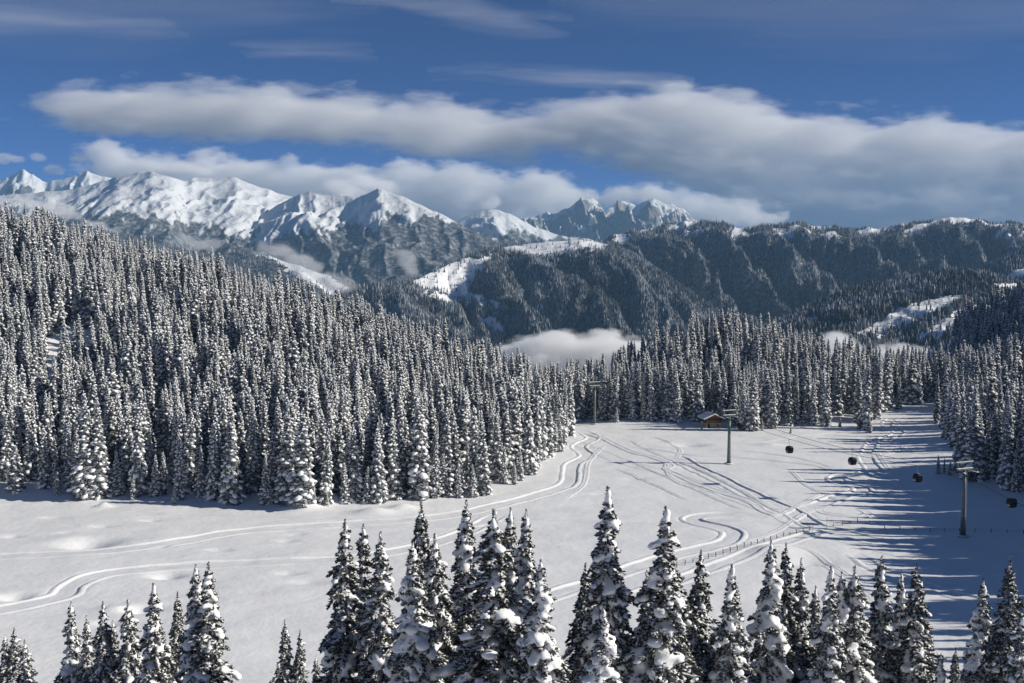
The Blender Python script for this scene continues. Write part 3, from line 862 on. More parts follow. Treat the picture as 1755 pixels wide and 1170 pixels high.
def mid_spruce(seed, h=20.0, ratio=0.14):
    """forest spruce seen from some hundred metres: trunk, needle boughs, snow lumps"""
    rng = np.random.default_rng(seed)
    B = boughs(h, h * ratio, 0.82, rng, power=rng.uniform(0.62, 0.85), n0=8)
    m = len(B)
    ca, sa = np.cos(B[:, 1]), np.sin(B[:, 1])
    cd, sd = np.cos(B[:, 3]), np.sin(B[:, 3])
    d = np.stack([ca * cd, sa * cd, -sd], -1)
    s = np.stack([-sa, ca, 0 * ca], -1)
    n = np.cross(d, s); n *= np.sign(n[:, 2:3])
    Ls = B[:, 2:3]
    o = np.stack([0 * ca, 0 * ca, B[:, 0]], -1)
    wd = Ls * rng.uniform(0.30, 0.46, (m, 1)) + 0.12
    # needles: a drooping kite with a hanging fringe on both sides
    tip = o + d * Ls * 1.12
    ml = o + d * Ls * 0.62 + s * wd; mr = o + d * Ls * 0.62 - s * wd
    dn = np.array([0, 0, -1.0])
    fl = ml + dn * (0.22 * Ls + 0.15) + d * 0.15 * Ls; fr_ = mr + dn * (0.22 * Ls + 0.15) + d * 0.15 * Ls
    ft = tip + dn * (0.16 * Ls + 0.12) - d * 0.1 * Ls
    v = np.stack([o, ml, mr, tip, fl, fr_, ft], 1).reshape(-1, 3)
    v += rng.normal(0, 0.05, v.shape)
    k = (np.arange(m) * 7)[:, None]
    f = np.concatenate([k + np.array([[0, 2, 3]]), k + np.array([[0, 3, 1]]), k + np.array([[1, 3, 4]]), k + np.array([[2, 5, 3]]), k + np.array([[3, 6, 4]]), k + np.array([[3, 5, 6]])])
    parts = [(v, f)]
    # ragged inner core so that the wood behind does not shine through
    zz = np.linspace(0.04, 0.97, 12) * h
    rr = 0.42 * h * ratio * (1 - zz / h) ** 0.75 + 0.03
    a = np.arange(7) * 2 * np.pi / 7
    cv = np.stack([np.cos(a)[None] * rr[:, None], np.sin(a)[None] * rr[:, None], zz[:, None] + 0 * a], -1)
    cv += rng.normal(0, 0.12, cv.shape) * (rr[:, None, None] > 0.3)
    cf = np.array([(i * 7 + q, i * 7 + (q + 1) % 7, (i + 1) * 7 + (q + 1) % 7) for i in range(11) for q in range(7)] +
                  [(i * 7 + q, (i + 1) * 7 + (q + 1) % 7, (i + 1) * 7 + q) for i in range(11) for q in range(7)])
    parts.append((cv.reshape(-1, 3), cf))
    needles = tri_join(parts)
    # snow lumps on the boughs
    keep = rng.random(m) < rng.uniform(0.72, 0.96)
    cs, ds, ss, ns, rs = [], [], [], [], []
    for frac, size in ((0.78, 1.0), (0.46, 0.75)):
        kk = keep & (rng.random(m) < (1.0 if frac > 0.6 else 0.45))
        q = rng.uniform(0.75, 1.2, (kk.sum(), 1)) * size
        cs.append(o[kk] + d[kk] * Ls[kk] * (frac + rng.normal(0, 0.07, (kk.sum(), 1))) + n[kk] * (0.05 * Ls[kk] + 0.05) + s[kk] * rng.normal(0, 0.12, (kk.sum(), 1)) * Ls[kk])
        ds.append(d[kk]); ss.append(s[kk]); ns.append(n[kk])
        rs.append(np.concatenate([(Ls[kk] * 0.31 + 0.10) * q, (wd[kk] * 0.58 + 0.02) * q, (0.085 * Ls[kk] + 0.075) * q], 1))
    c_ = np.concatenate(cs)
    sv, sf = ellipsoids(c_, np.concatenate(ds), np.concatenate(ss), np.concatenate(ns), np.concatenate(rs), ICO0)
    sv += rng.normal(0, 0.06, sv.shape)
    cap = blobs_mesh(np.array([(0, 0, h * 0.985), (0.03, 0, h * 0.95)]), np.array([(0.12, 0.12, 0.32), (0.2, 0.2, 0.3)]), ICO0)
    snow = tri_join([(sv, sf), cap])
    return trunk_arrays(h, h * 0.0125), needles, snow

MID = []                                  # forest variants: trunk, crown, snow meshes and one joined mesh
lib = bpy.data.collections.new('spruce_library')
for i in range(9):
    tr, ne, sn = mid_spruce(100 + i, 20.0, (0.14, 0.118, 0.16, 0.13, 0.108, 0.145, 0.17, 0.125, 0.135)[i])
    me_t = mesh_np('trunk', *tr, [M['bark']])
    me_n = mesh_np('crown', *ne, [M['needles_mid']], smooth_shade=False)
    me_s = mesh_np('snow_load', *sn, [M['pillow']])
    off1, off2 = len(tr[0]), len(tr[0]) + len(ne[0])
    allf = [tr[1], np.concatenate([ne[1] + off1, sn[1] + off2])]
    mi = [0] * len(tr[1]) + [1] * len(ne[1]) + [2] * len(sn[1])
    me_a = mesh_np('spruce', np.concatenate([tr[0], ne[0], sn[0]]), allf, [M['bark'], M['needles_mid'], M['pillow']], mat_index=mi)
    lib.objects.link(bpy.data.objects.new('spruce_%02d' % i, me_a))
    MID.append((me_t, me_n, me_s))

# ---- where the woods stand
def gp(px, py):
    return ground(px, py)
def pd(px, D):
    return (X_of(px, D), D)
LEFT = [gp(*p) for p in ((-260, 850), (-100, 846), (0, 836), (60, 848), (130, 854), (240, 850), (330, 860), (440, 862), (520, 864), (600, 862), (690, 862), (760, 858),
                         (830, 850), (880, 838), (925, 806), (962, 778))] + [pd(985, 425), pd(1004, 452), pd(1000, 480), pd(930, 515), pd(780, 540), pd(620, 560), pd(400, 585), pd(0, 620), pd(-330, 640)]
MIDDLE = [gp(*p) for p in ((1014, 722), (1060, 724), (1100, 728), (1160, 731), (1192, 724), (1244, 724), (1262, 738), (1300, 742), (1320, 738), (1345, 730), (1400, 729), (1440, 735), (1486, 738),
                           (1500, 722))] + [pd(1512, 470), pd(1600, 472), pd(1640, 660), pd(1300, 640), pd(1080, 620), pd(960, 540)]
RIGHT = [gp(*p) for p in ((1602, 714), (1606, 742), (1634, 762), (1630, 800), (1655, 822), (1700, 838), (1755, 854))] + \
        [(150, 268), (139, 235), (128, 200), (122, 165), (118, 130), (420, 120), (600, 300), (650, 520), (640, 830), pd(1640, 760)]
CLEAR = [[gp(*p) for p in ((82, 572), (178, 562), (188, 592), (140, 622), (96, 622))]]
yc = [p[1] for p in CLEAR[0]]
CLEAR[0] = [(x, y - (14 if i >= 2 else 0)) for i, (x, y) in enumerate(CLEAR[0])]

rng = np.random.default_rng(7)
g = 5.3
sx, sy = np.meshgrid(np.arange(-420, 660, g), np.arange(110, 840, g))
sx = (sx + rng.uniform(-0.46, 0.46, sx.shape) * g).ravel(); sy = (sy + rng.uniform(-0.46, 0.46, sy.shape) * g).ravel()
zone = np.zeros(len(sx), int)
zone[in_poly(sx, sy, LEFT)] = 1
zone[in_poly(sx, sy, MIDDLE)] = 2
zone[in_poly(sx, sy, RIGHT)] = 3
for c in CLEAR:
    zone[in_poly(sx, sy, c)] = 0
dens = fbm(sx / 26, sy / 26, octaves=3, seed=61)
zone[(dens < -0.36) & (zone > 0)] = 0
zone[(rng.random(len(sx)) < 0.10) & (zone > 0)] = 0
zone[(zone == 3) & (rng.random(len(sx)) < 0.62) & (sy > 330) & (sy < 500) & (sx < 300)] = 0
zone[(zone == 2) & (dens < -0.12) & (sy < 500) & (sx > 120)] = 0
HUT = gp(1221, 733)
zone[(np.abs(sx - HUT[0]) < 9.5) & (sy > HUT[1] - 30) & (sy < HUT[1] + 15)] = 0
k = zone > 0
sx, sy, zone = sx[k], sy[k], zone[k]
# nothing stands far outside the view on the left
ppx, ppy = to_px(sx, sy, H(sx, sy))
k = (ppx > -160)
sx, sy, zone = sx[k], sy[k], zone[k]

def edge_dist(x, y, poly, n):
    d = np.full(x.shape, 1e9)
    for i in range(n - 1):
        ax, ay = poly[i]; bx, by = poly[i + 1]
        t = np.clip(((x - ax) * (bx - ax) + (y - ay) * (by - ay)) / ((bx - ax) ** 2 + (by - ay) ** 2 + 1e-9), 0, 1)
        d = np.minimum(d, np.hypot(x - ax - t * (bx - ax), y - ay - t * (by - ay)))
    return d
ed = np.where(zone == 1, edge_dist(sx, sy, LEFT, 16), np.where(zone == 2, edge_dist(sx, sy, MIDDLE, 14), edge_dist(sx, sy, RIGHT, 12)))
hh = (14.5 + 15 * rng.beta(2.2, 1.6, len(sx))) * (1 + 0.24 * fbm(sx / 24, sy / 24, octaves=2, seed=8))
young = (ed < 9) & (zone == 1) & (rng.random(len(sx)) < 0.45)
hh[young] = rng.uniform(5.5, 16, young.sum())
young = (ed < 7) & (zone == 2) & (rng.random(len(sx)) < 0.25)
hh[young] = rng.uniform(4, 12, young.sum())
inner = (rng.random(len(sx)) < 0.10)
hh[inner] *= 0.6
# single young trees standing out in front of the wood and the dark rank behind the far pylon
EXTRA = [(521, 868, 7.0, 1), (228, 856, 7.5, 1), (298, 862, 5.5, 1), (592, 862, 12.0, 1), (560, 866, 3.6, 1), (163, 852, 13.5, 1), (465, 864, 5.0, 1), (627, 862, 11.0, 1),
         (1203, 735, 3.4, 2), (1355, 742, 3.0, 2), (1608, 812, 6.5, 3), (1618, 811, 5.5, 3), (1628, 814, 4.6, 3), (1490, 741, 7.0, 2)]
for px, py, h, z in EXTRA:
    x, y = gp(px, py)
    sx = np.append(sx, x); sy = np.append(sy, y); zone = np.append(zone, z); hh = np.append(hh, h)
sz = H(sx, sy) - 0.25
var = rng.integers(0, 9, len(sx)); rot = rng.uniform(0, 6.28, len(sx)); fat = rng.uniform(0.8, 1.25, len(sx)) * np.where(hh < 14, 1.45, 1.0)

tiltx, tilty = rng.normal(0, 0.026, len(sx)), rng.normal(0, 0.026, len(sx))

# which trees show largest: paint their outlines far to near into a small id picture
bw, bh, q = 878, 585, 2.0
ids = np.full((bh, bw), -1, int)
tx, ty = to_px(sx, sy, sz + hh); bx_, by_ = to_px(sx, sy, sz)
gpx, gpy = to_px(gx.ravel(), gy.ravel(), gz.ravel())
for i in np.argsort(-sy):
    hw = 0.13 * fat[i] * (by_[i] - ty[i])
    y0, y1 = int(ty[i] / q), int(by_[i] / q)
    for yy in range(max(y0, 0), min(y1, bh - 1) + 1):
        w_ = hw * min(1.0, max(0.05, (yy * q - ty[i]) / max(by_[i] - ty[i], 1e-6) * 1.15)) / q
        a_, c_ = int(max(0, bx_[i] / q - w_)), int(min(bw - 1, bx_[i] / q + w_))
        if a_ <= c_ and c_ >= 0:
            ids[yy, a_:c_ + 1] = i
area = np.bincount(ids[ids >= 0].ravel(), minlength=len(sx))
N_SINGLE = 246
pick = np.argsort(-area)[:N_SINGLE]
single = np.zeros(len(sx), bool); single[pick] = True
single &= area > 4

def sub_tree(x, y, z, h, v, r, f, label, group):
    e = empty('spruce_tree', (x, y, z), r, (h / 20 * f, h / 20 * f, h / 20))
    tag(e, label, 'tree', group)
    for nm, me in zip(('trunk', 'crown', 'snow_load'), MID[v]):
        o = link(nm, me, e)
        if nm == 'snow_load': o['kind'] = 'stuff'
    return e

def wood_label(i):
    z, h, d = zone[i], hh[i], sy[i]
    px = bx_[i]
    part = lambda *cuts: sum(px > c for c in cuts)
    if z == 1:
        if h < 10.5:
            w = ('near the left edge', 'before the wood\'s middle', 'by the wood\'s right half')[part(250, 520)]
            return 'young snow-covered spruce at the foot of the left slope ' + w, 'young spruces at the foot of the left slope'
        if ed_all[i] < 14:
            w = ('at the left edge', 'below the clearing', 'about its middle', 'where it bulges outward', 'by the winding track')[part(90, 300, 560, 800)]
            return 'tall spruce in the front rank of the left wood ' + w, 'front rank spruces of the left wood'
        row = 'lower' if d < 350 else ('middle' if d < 440 else 'upper')
        w = ('at the left edge', 'left of its centre', 'about its centre', 'right of its centre', 'near its right tip')[part(100, 320, 560, 780)]
        return 'spruce on the %s left wooded slope %s' % (row, w), 'spruces of the wood on the left slope'
    if z == 2:
        if h < 10.5:
            return 'young snow-covered spruce at the edge of the wood ' + ('near the hut' if px < 1300 else 'right of the middle pylon'), 'young spruces of the middle wood'
        w = ('behind the farthest pylon', 'left of the hut', 'between the hut and the middle pylon\'s cabin', 'right of the middle pylon', 'beside the snowy gap at its right')[part(1050, 1200, 1300, 1420)]
        return 'snow-dusted spruce of the middle wood ' + w, 'spruces of the middle wood'
    if h < 10.5:
        return 'young frosted spruce in front of the right wood left of the near pylon', 'young spruces beside the near pylon'
    return 'snow-dusted spruce of the shaded right wood ' + ('along the snowy gap' if px < 1640 else 'behind the near pylon' if px < 1700 else 'at the right edge of the picture'), 'spruces of the wood along the right edge'
ed_all = np.append(ed, np.zeros(len(sx) - len(ed)))
for i in np.nonzero(single)[0]:
    lab, grp = wood_label(i)
    e_ = sub_tree(float(sx[i]), float(sy[i]), float(sz[i]), float(hh[i]), int(var[i]), float(rot[i]), float(fat[i]), lab, grp)
    e_.rotation_euler = (float(tiltx[i]), float(tilty[i]), float(rot[i]))

# the rest of the wood, one mass
rest = ~single
me = mesh_np('forest', np.stack([sx[rest], sy[rest], sz[rest]], -1), np.zeros((0, 3), int),
             attrs={'rot': np.stack([tiltx[rest], tilty[rest], rot[rest]], -1),
                    'scl': np.stack([hh[rest] / 20 * fat[rest], hh[rest] / 20 * fat[rest], hh[rest] / 20], -1), 'variant': var[rest].astype(float)})
forest = tag(link('forest', me), 'dense snow-dusted spruce wood covering the hillsides behind its front trees', 'woodland', kind='stuff')
ng = bpy.data.node_groups.new('forest_nodes', 'GeometryNodeTree')
ng.interface.new_socket('Geometry', in_out='INPUT', socket_type='NodeSocketGeometry')
ng.interface.new_socket('Geometry', in_out='OUTPUT', socket_type='NodeSocketGeometry')
gi, go = ng.nodes.new('NodeGroupInput'), ng.nodes.new('NodeGroupOutput')
ci = ng.nodes.new('GeometryNodeCollectionInfo'); ci.inputs['Collection'].default_value = lib
ci.inputs['Separate Children'].default_value = True; ci.inputs['Reset Children'].default_value = True
ip = ng.nodes.new('GeometryNodeInstanceOnPoints'); ip.inputs['Pick Instance'].default_value = True
def nattr(nm, ty):
    a = ng.nodes.new('GeometryNodeInputNamedAttribute'); a.data_type = ty; a.inputs['Name'].default_value = nm
    return [s for s in a.outputs if s.enabled and s.name == 'Attribute'][0]
ng.links.new(gi.outputs[0], ip.inputs['Points']); ng.links.new(ci.outputs[0], ip.inputs['Instance'])
ng.links.new(nattr('variant', 'FLOAT'), ip.inputs['Instance Index'])
ng.links.new(nattr('rot', 'FLOAT_VECTOR'), ip.inputs['Rotation']); ng.links.new(nattr('scl', 'FLOAT_VECTOR'), ip.inputs['Scale'])
ng.links.new(ip.outputs[0], go.inputs[0])
forest.modifiers.new('forest', 'NODES').node_group = ng

# ---- the big spruces below the viewpoint
def near_spruce(seed, h=18.0, ratio=0.145, load=1.0):
    rng = np.random.default_rng(seed)
    py_rng = random.Random(seed)
    B = boughs(h, h * ratio, 0.55, rng, power=rng.uniform(0.80, 0.98), base=0.14, n0=10)
    B[:, 2] *= rng.uniform(0.55, 1.22, len(B)) * (1 + 0.22 * np.sin(B[:, 1] + rng.uniform(0, 6)) * np.sin(B[:, 0] * 1.1 + rng.uniform(0, 6)))
    B[:, 3] = np.radians(rng.uniform(30, 60, len(B)) - 20 * B[:, 0] / h)
    nv, nf, fsv, fsf, soff = [], [], [], [], 0
    sc_, sd_, ss_, sn_, sr_ = [], [], [], [], []
    off = 0
    for z0, az, Lb, dr in B:
        t = z0 / h
        ca, sa = math.cos(az), math.sin(az)
        out = np.array([ca, sa, 0.0]); side = np.array([-sa, ca, 0.0]); up = np.array([0, 0, 1.0])
        # bough line: slightly up, then hanging under its load, the tip lifting a little
        npts = 7
        q = np.linspace(0, 1, npts)
        rise = -math.tan(dr) * Lb * (q ** 1.7) + 0.06 * Lb * np.sin(q * 3.1) + 0.12 * Lb * np.clip(q - 0.75, 0, 1) * 2
        P = np.stack([out[0] * q * Lb, out[1] * q * Lb, z0 + rise], -1)
        # twigs with needles: brushes of thin blades
        nb = int(14 + Lb * 34)
        qq = rng.uniform(0.08, 1.0, nb) ** 0.75
        base = np.stack([np.interp(qq, q, P[:, j]) for j in range(3)], -1)
        sgn = rng.choice([-1.0, 1.0], nb)
        tl = (0.20 + 0.26 * Lb * (1 - qq) ** 0.5 * np.minimum(1, qq * 3)) * rng.uniform(0.6, 1.25, nb)
        dirv = out[None] * rng.uniform(0.35, 1.0, nb)[:, None] + side[None] * (sgn * rng.uniform(0.2, 1.0, nb))[:, None] + up[None] * rng.uniform(-0.85, 0.25, nb)[:, None]
        dirv /= np.linalg.norm(dirv, axis=1, keepdims=True)
        for blade in range(2):
            wv = np.cross(dirv, rng.normal(0, 1, (nb, 3))); wv /= np.maximum(np.linalg.norm(wv, axis=1, keepdims=True), 1e-6)
            ww = (0.045 + 0.06 * rng.random(nb))[:, None]
            tip = base + dirv * tl[:, None] + rng.normal(0, 0.03, (nb, 3))
            midp = base + dirv * (tl * 0.55)[:, None]
            v = np.stack([base, midp + wv * ww, tip, midp - wv * ww], 1).reshape(-1, 3)
            k = off + (np.arange(nb) * 4)[:, None]
            nv.append(v); nf.append(np.concatenate([k + np.array([[0, 1, 2]]), k + np.array([[0, 2, 3]])])); off += len(v)
        # thin snow lying along the twigs
        ns_ = int(6 + Lb * 17 * load ** 0.5)
        pk = rng.integers(0, nb, ns_)
        b0 = base[pk] + np.array([0, 0, 0.05]); t0 = base[pk] + dirv[pk] * (tl[pk] * rng.uniform(0.6, 1.0, ns_))[:, None] + np.array([0, 0, 0.035])
        sdv = np.cross(dirv[pk], up[None]); sdv /= np.maximum(np.linalg.norm(sdv, axis=1, keepdims=True), 1e-6)
        wsn = rng.uniform(0.05, 0.12, ns_)[:, None]
        mp = (b0 + t0) / 2
        v = np.stack([b0, mp + sdv * wsn, t0, mp - sdv * wsn, mp + np.array([0, 0, 0.07])], 1).reshape(-1, 3)
        k = soff + (np.arange(ns_) * 5)[:, None]
        fsv.append(v); fsf.append(np.concatenate([k + np.array([[0, 4, 1]]), k + np.array([[1, 4, 2]]), k + np.array([[2, 4, 3]]), k + np.array([[3, 4, 0]])])); soff += len(v)
        # snow pillows
        pr = rng.random()
        if pr < 0.22 * (1.9 - load): continue
        heavy = rng.random() < 0.26 * load
        step = 0.20 if not heavy else 0.26
        s0 = rng.uniform(0.12, 0.5) if not heavy else rng.uniform(0.25, 0.55)
        s1 = min(1.0, s0 + rng.uniform(0.25, 0.6))
        m = max(1, int(Lb * (s1 - s0) / step) + 1)
        for w in np.linspace(s0, s1, m):
            if rng.random() < 0.14: continue
            p = np.array([np.interp(w, q, P[:, j]) for j in range(3)])
            p2 = np.array([np.interp(min(w + 0.1, 1.05), q, P[:, j]) for j in range(3)])
            p1 = np.array([np.interp(max(w - 0.1, 0), q, P[:, j]) for j in range(3)])
            d = p2 - p1; d /= max(np.linalg.norm(d), 1e-6)
            n = np.cross(d, side); n *= 1 if n[2] > 0 else -1
            big = (0.62 + 0.5 * rng.random()) * load ** 0.5 * (1.65 if heavy else 0.95)
            wid = (0.12 + 0.11 * Lb * math.sin(math.pi * min(w, 0.92)) ** 0.6) * big
            thick = (0.08 + 0.036 * Lb) * big
            sc_.append(p + n * thick * 0.65 + side * rng.normal(0, 0.05 * Lb)); sd_.append(d); ss_.append(side); sn_.append(n)
            sr_.append((0.15 * big + 0.05 * Lb, wid, thick))
    # leader: a thin spire with needle tufts and a few knots of snow
    nb = 150
    zz = h * 0.93 + (h * 0.075 + 0.25) * rng.random(nb)
    base = np.stack([rng.normal(0, 0.02, nb), rng.normal(0, 0.02, nb), zz], -1)
    az = rng.uniform(0, 6.28, nb)
    tl = (0.10 + 0.55 * np.clip(h + 0.2 - zz, 0, 9) * ratio * 1.6) * rng.uniform(0.5, 1.2, nb)
    dirv = np.stack([np.cos(az), np.sin(az), rng.uniform(-0.2, 1.0, nb)], -1); dirv /= np.linalg.norm(dirv, axis=1, keepdims=True)
    wv = np.cross(dirv, rng.normal(0, 1, (nb, 3))); wv /= np.linalg.norm(wv, axis=1, keepdims=True)
    midp = base + dirv * (tl * 0.5)[:, None]
    v = np.stack([base, midp + wv * 0.045, base + dirv * tl[:, None], midp - wv * 0.045], 1).reshape(-1, 3)
    k = off + (np.arange(nb) * 4)[:, None]
    nv.append(v); nf.append(np.concatenate([k + np.array([[0, 1, 2]]), k + np.array([[0, 2, 3]])])); off += len(v)
    zk = h + 0.12
    while zk > h * 0.93:
        r = 0.09 + 0.55 * (h - zk + 0.1) * ratio
        a = rng.uniform(0, 6.28)
        if rng.random() < 0.55 + 0.2 * load:
            q_ = rng.uniform(0.7, 1.35) * load ** 0.3
            sc_.append(np.array([math.cos(a) * r * 0.6, math.sin(a) * r * 0.6, zk])); sd_.append(np.array([1., 0, 0])); ss_.append(np.array([0, 1., 0])); sn_.append(np.array([0, 0, 1.]))
            sr_.append(((0.09 + r * 0.42) * q_, (0.09 + r * 0.42) * q_, 0.17 * q_))
        zk -= rng.uniform(0.16, 0.34)
    sv, sf = ellipsoids(np.array(sc_), np.array(sd_), np.array(ss_), np.array(sn_), np.array(sr_), ICO1)
    sv, sq = remesh_union(sv, sf, 0.135, 1)
    nn = vnormals(sv, sq)
    sv = sv + nn * (0.055 * fbm(sv[:, 0] * 2.2, sv[:, 1] * 2.2, sv[:, 2] * 2.2 + 0.37, octaves=3, seed=seed % 100))[:, None]
    return trunk_arrays(h, h * 0.011, 8), (np.concatenate(nv), np.concatenate(nf)), (np.concatenate([sv] + fsv), [sq, np.concatenate(fsf) + len(sv)])

NEAR = []
for i, (ratio, load) in enumerate(((0.205, 1.0), (0.19, 1.2), (0.225, 1.0), (0.195, 1.6), (0.18, 0.9), (0.22, 1.35), (0.205, 0.75))):
    tr, ne, sn = near_spruce(500 + i, 18.0, ratio, load)
    NEAR.append((mesh_np('trunk', *tr, [M['bark']]), mesh_np('crown', *ne, [M['needles']], smooth_shade=False), mesh_np('snow_load', *sn, [M['pillow']])))

# top pixel, distance, variant, width factor, label
FG = [
 (24, 1080, 92, 0, 1.0, 'small spruce in the bottom left corner, the taller of the pair'),
 (8, 1092, 94, 4, 0.9, 'small spruce cut by the left edge at the bottom corner'),
 (42, 1100, 90, 2, 0.9, 'low spruce on the inner side of the bottom left corner pair'),
 (122, 1036, 88, 3, 0.85, 'slim spruce with heavy snow pillows, first of the lower left clump'),
 (148, 1060, 86, 1, 0.8, 'narrow short spruce between the first two tall ones of the lower left clump'),
 (176, 1036, 84, 0, 0.9, 'spruce with a thin leader, second tall one of the lower left clump'),
 (193, 1068, 90, 4, 0.8, 'thin short spruce half hidden in the lower left clump'),
 (219, 1033, 84, 2, 0.9, 'broad dark spruce, third tall one of the lower left clump'),
 (263, 1005, 80, 5, 0.95, 'tall snow-loaded spruce in the middle of the lower left clump'),
 (304, 1020, 86, 6, 0.8, 'slender dark spruce just left of the twin spruces of the lower left clump'),
 (335, 974, 76, 3, 0.9, 'left one of the two tallest twin spruces of the lower left clump'),
 (357, 970, 75, 1, 1.0, 'right one of the two tallest twin spruces of the lower left clump'),
 (488, 1068, 84, 1, 0.9, 'left spruce of the small pair standing alone at the bottom'),
 (514, 1084, 84, 0, 0.8, 'right spruce of the small pair standing alone at the bottom'),
 (541, 1128, 80, 4, 0.7, 'tiny spruce top at the foot of the big middle group'),
 (591, 898, 66, 0, 0.95, 'tall dark spruce with round snow knobs, first of the big middle group'),
 (622, 906, 72, 4, 0.8, 'slim spruce just behind the first of the big middle group'),
 (652, 920, 64, 1, 1.0, 'snow-loaded spruce third from the left in the big middle group'),
 (722, 870, 70, 6, 0.9, 'spruce with a crooked bare leader in the big middle group'),
 (708, 934, 60, 3, 1.0, 'heavily loaded spruce in front of the one with the crooked leader'),
 (745, 922, 66, 2, 0.85, 'shorter spruce beside the one with the crooked leader'),
 (799, 866, 68, 1, 0.95, 'tall spruce with a snow-capped pointed top in the big middle group'),
 (846, 882, 58, 2, 1.15, 'broad dark spruce at the centre of the big middle group'),
 (875, 878, 70, 4, 0.75, 'narrow spruce behind the broad dark one of the big middle group'),
 (902, 880, 68, 3, 0.8, 'narrow white-topped spruce at the right of the big middle group'),
 (926, 966, 55, 3, 1.0, 'short spruce hung with snow slabs in front of the big middle group'),
 (1042, 843, 58, 5, 0.95, 'tallest foreground spruce with big snow bulges on its top'),
 (1003, 972, 62, 6, 0.9, 'low frosted spruce at the left foot of the tallest foreground spruce'),
 (1034, 1046, 44, 3, 1.0, 'small spruce wholly buried in snow before the tallest foreground spruce'),
 (1141, 876, 57, 5, 1.1, 'tall broad spruce with long snow slabs right of the tallest one'),
 (1108, 985, 64, 1, 0.9, 'half-hidden spruce between the two tallest foreground spruces'),
 (1201, 950, 62, 0, 0.95, 'spruce with a slim dark leader right of the broad slab-laden one'),
 (1254, 974, 58, 5, 1.0, 'spruce with a rounded double snow cap'),
 (1321, 934, 60, 3, 0.9, 'tall spruce with two huge snow pillows, left of its close neighbour'),
 (1347, 938, 64, 0, 0.85, 'dark spruce standing close behind the one with two huge pillows'),
 (1373, 964, 64, 1, 0.8, 'slim snow-capped spruce right of the close pair'),
 (1398, 1010, 66, 4, 0.8, 'small slim spruce before the right-hand cluster'),
 (1424, 977, 58, 5, 0.9, 'left spruce of the three-topped cluster on the right'),
 (1442, 986, 60, 3, 0.85, 'middle spruce of the three-topped cluster on the right'),
 (1465, 976, 60, 2, 0.95, 'right dark spruce of the three-topped cluster on the right'),
 (1511, 960, 62, 1, 0.95, 'tall spruce with a pointed top, left of the right-hand pair'),
 (1545, 985, 66, 3, 0.75, 'slim spruce squeezed inside the right-hand pair'),
 (1571, 972, 61, 0, 1.0, 'tall dark spruce, right one of the right-hand pair'),
 (1612, 1124, 56, 3, 0.8, 'low snow-buried spruce left of the last foreground trees'),
 (1638, 1114, 58, 6, 0.7, 'low thin spruce beside the snow-buried one at the bottom right'),
 (1686, 998, 56, 3, 0.9, 'white-topped spruce next to the last foreground tree'),
 (1731, 962, 54, 6, 0.9, 'ragged spruce with a bare spiky leader at the right edge'),
 (1752, 1060, 50, 5, 0.9, 'snow-heavy spruce cut by the right edge at the bottom corner'),
]
for n_, (px, py, D, v, wf, label) in enumerate(FG):
    wf = wf * 1.12
    x, y, z = (float(a) for a in at(px, py, D))
    zb = H1(x, y) - 0.3
    h = z - zb
    s = h / 18.0
    e = empty('spruce_tree', (x, y, zb), (n_ * 2.399) % 6.283, (s * wf * (1.0 if h > 12 else 1.15), s * wf * (1.0 if h > 12 else 1.15), s))
    tag(e, label, 'tree', 'large snow-laden spruces below the viewpoint')
    for nm, me in zip(('trunk', 'crown', 'snow_load'), NEAR[v]):
        o = link(nm, me, e)
        if nm == 'snow_load': o['kind'] = 'stuff'
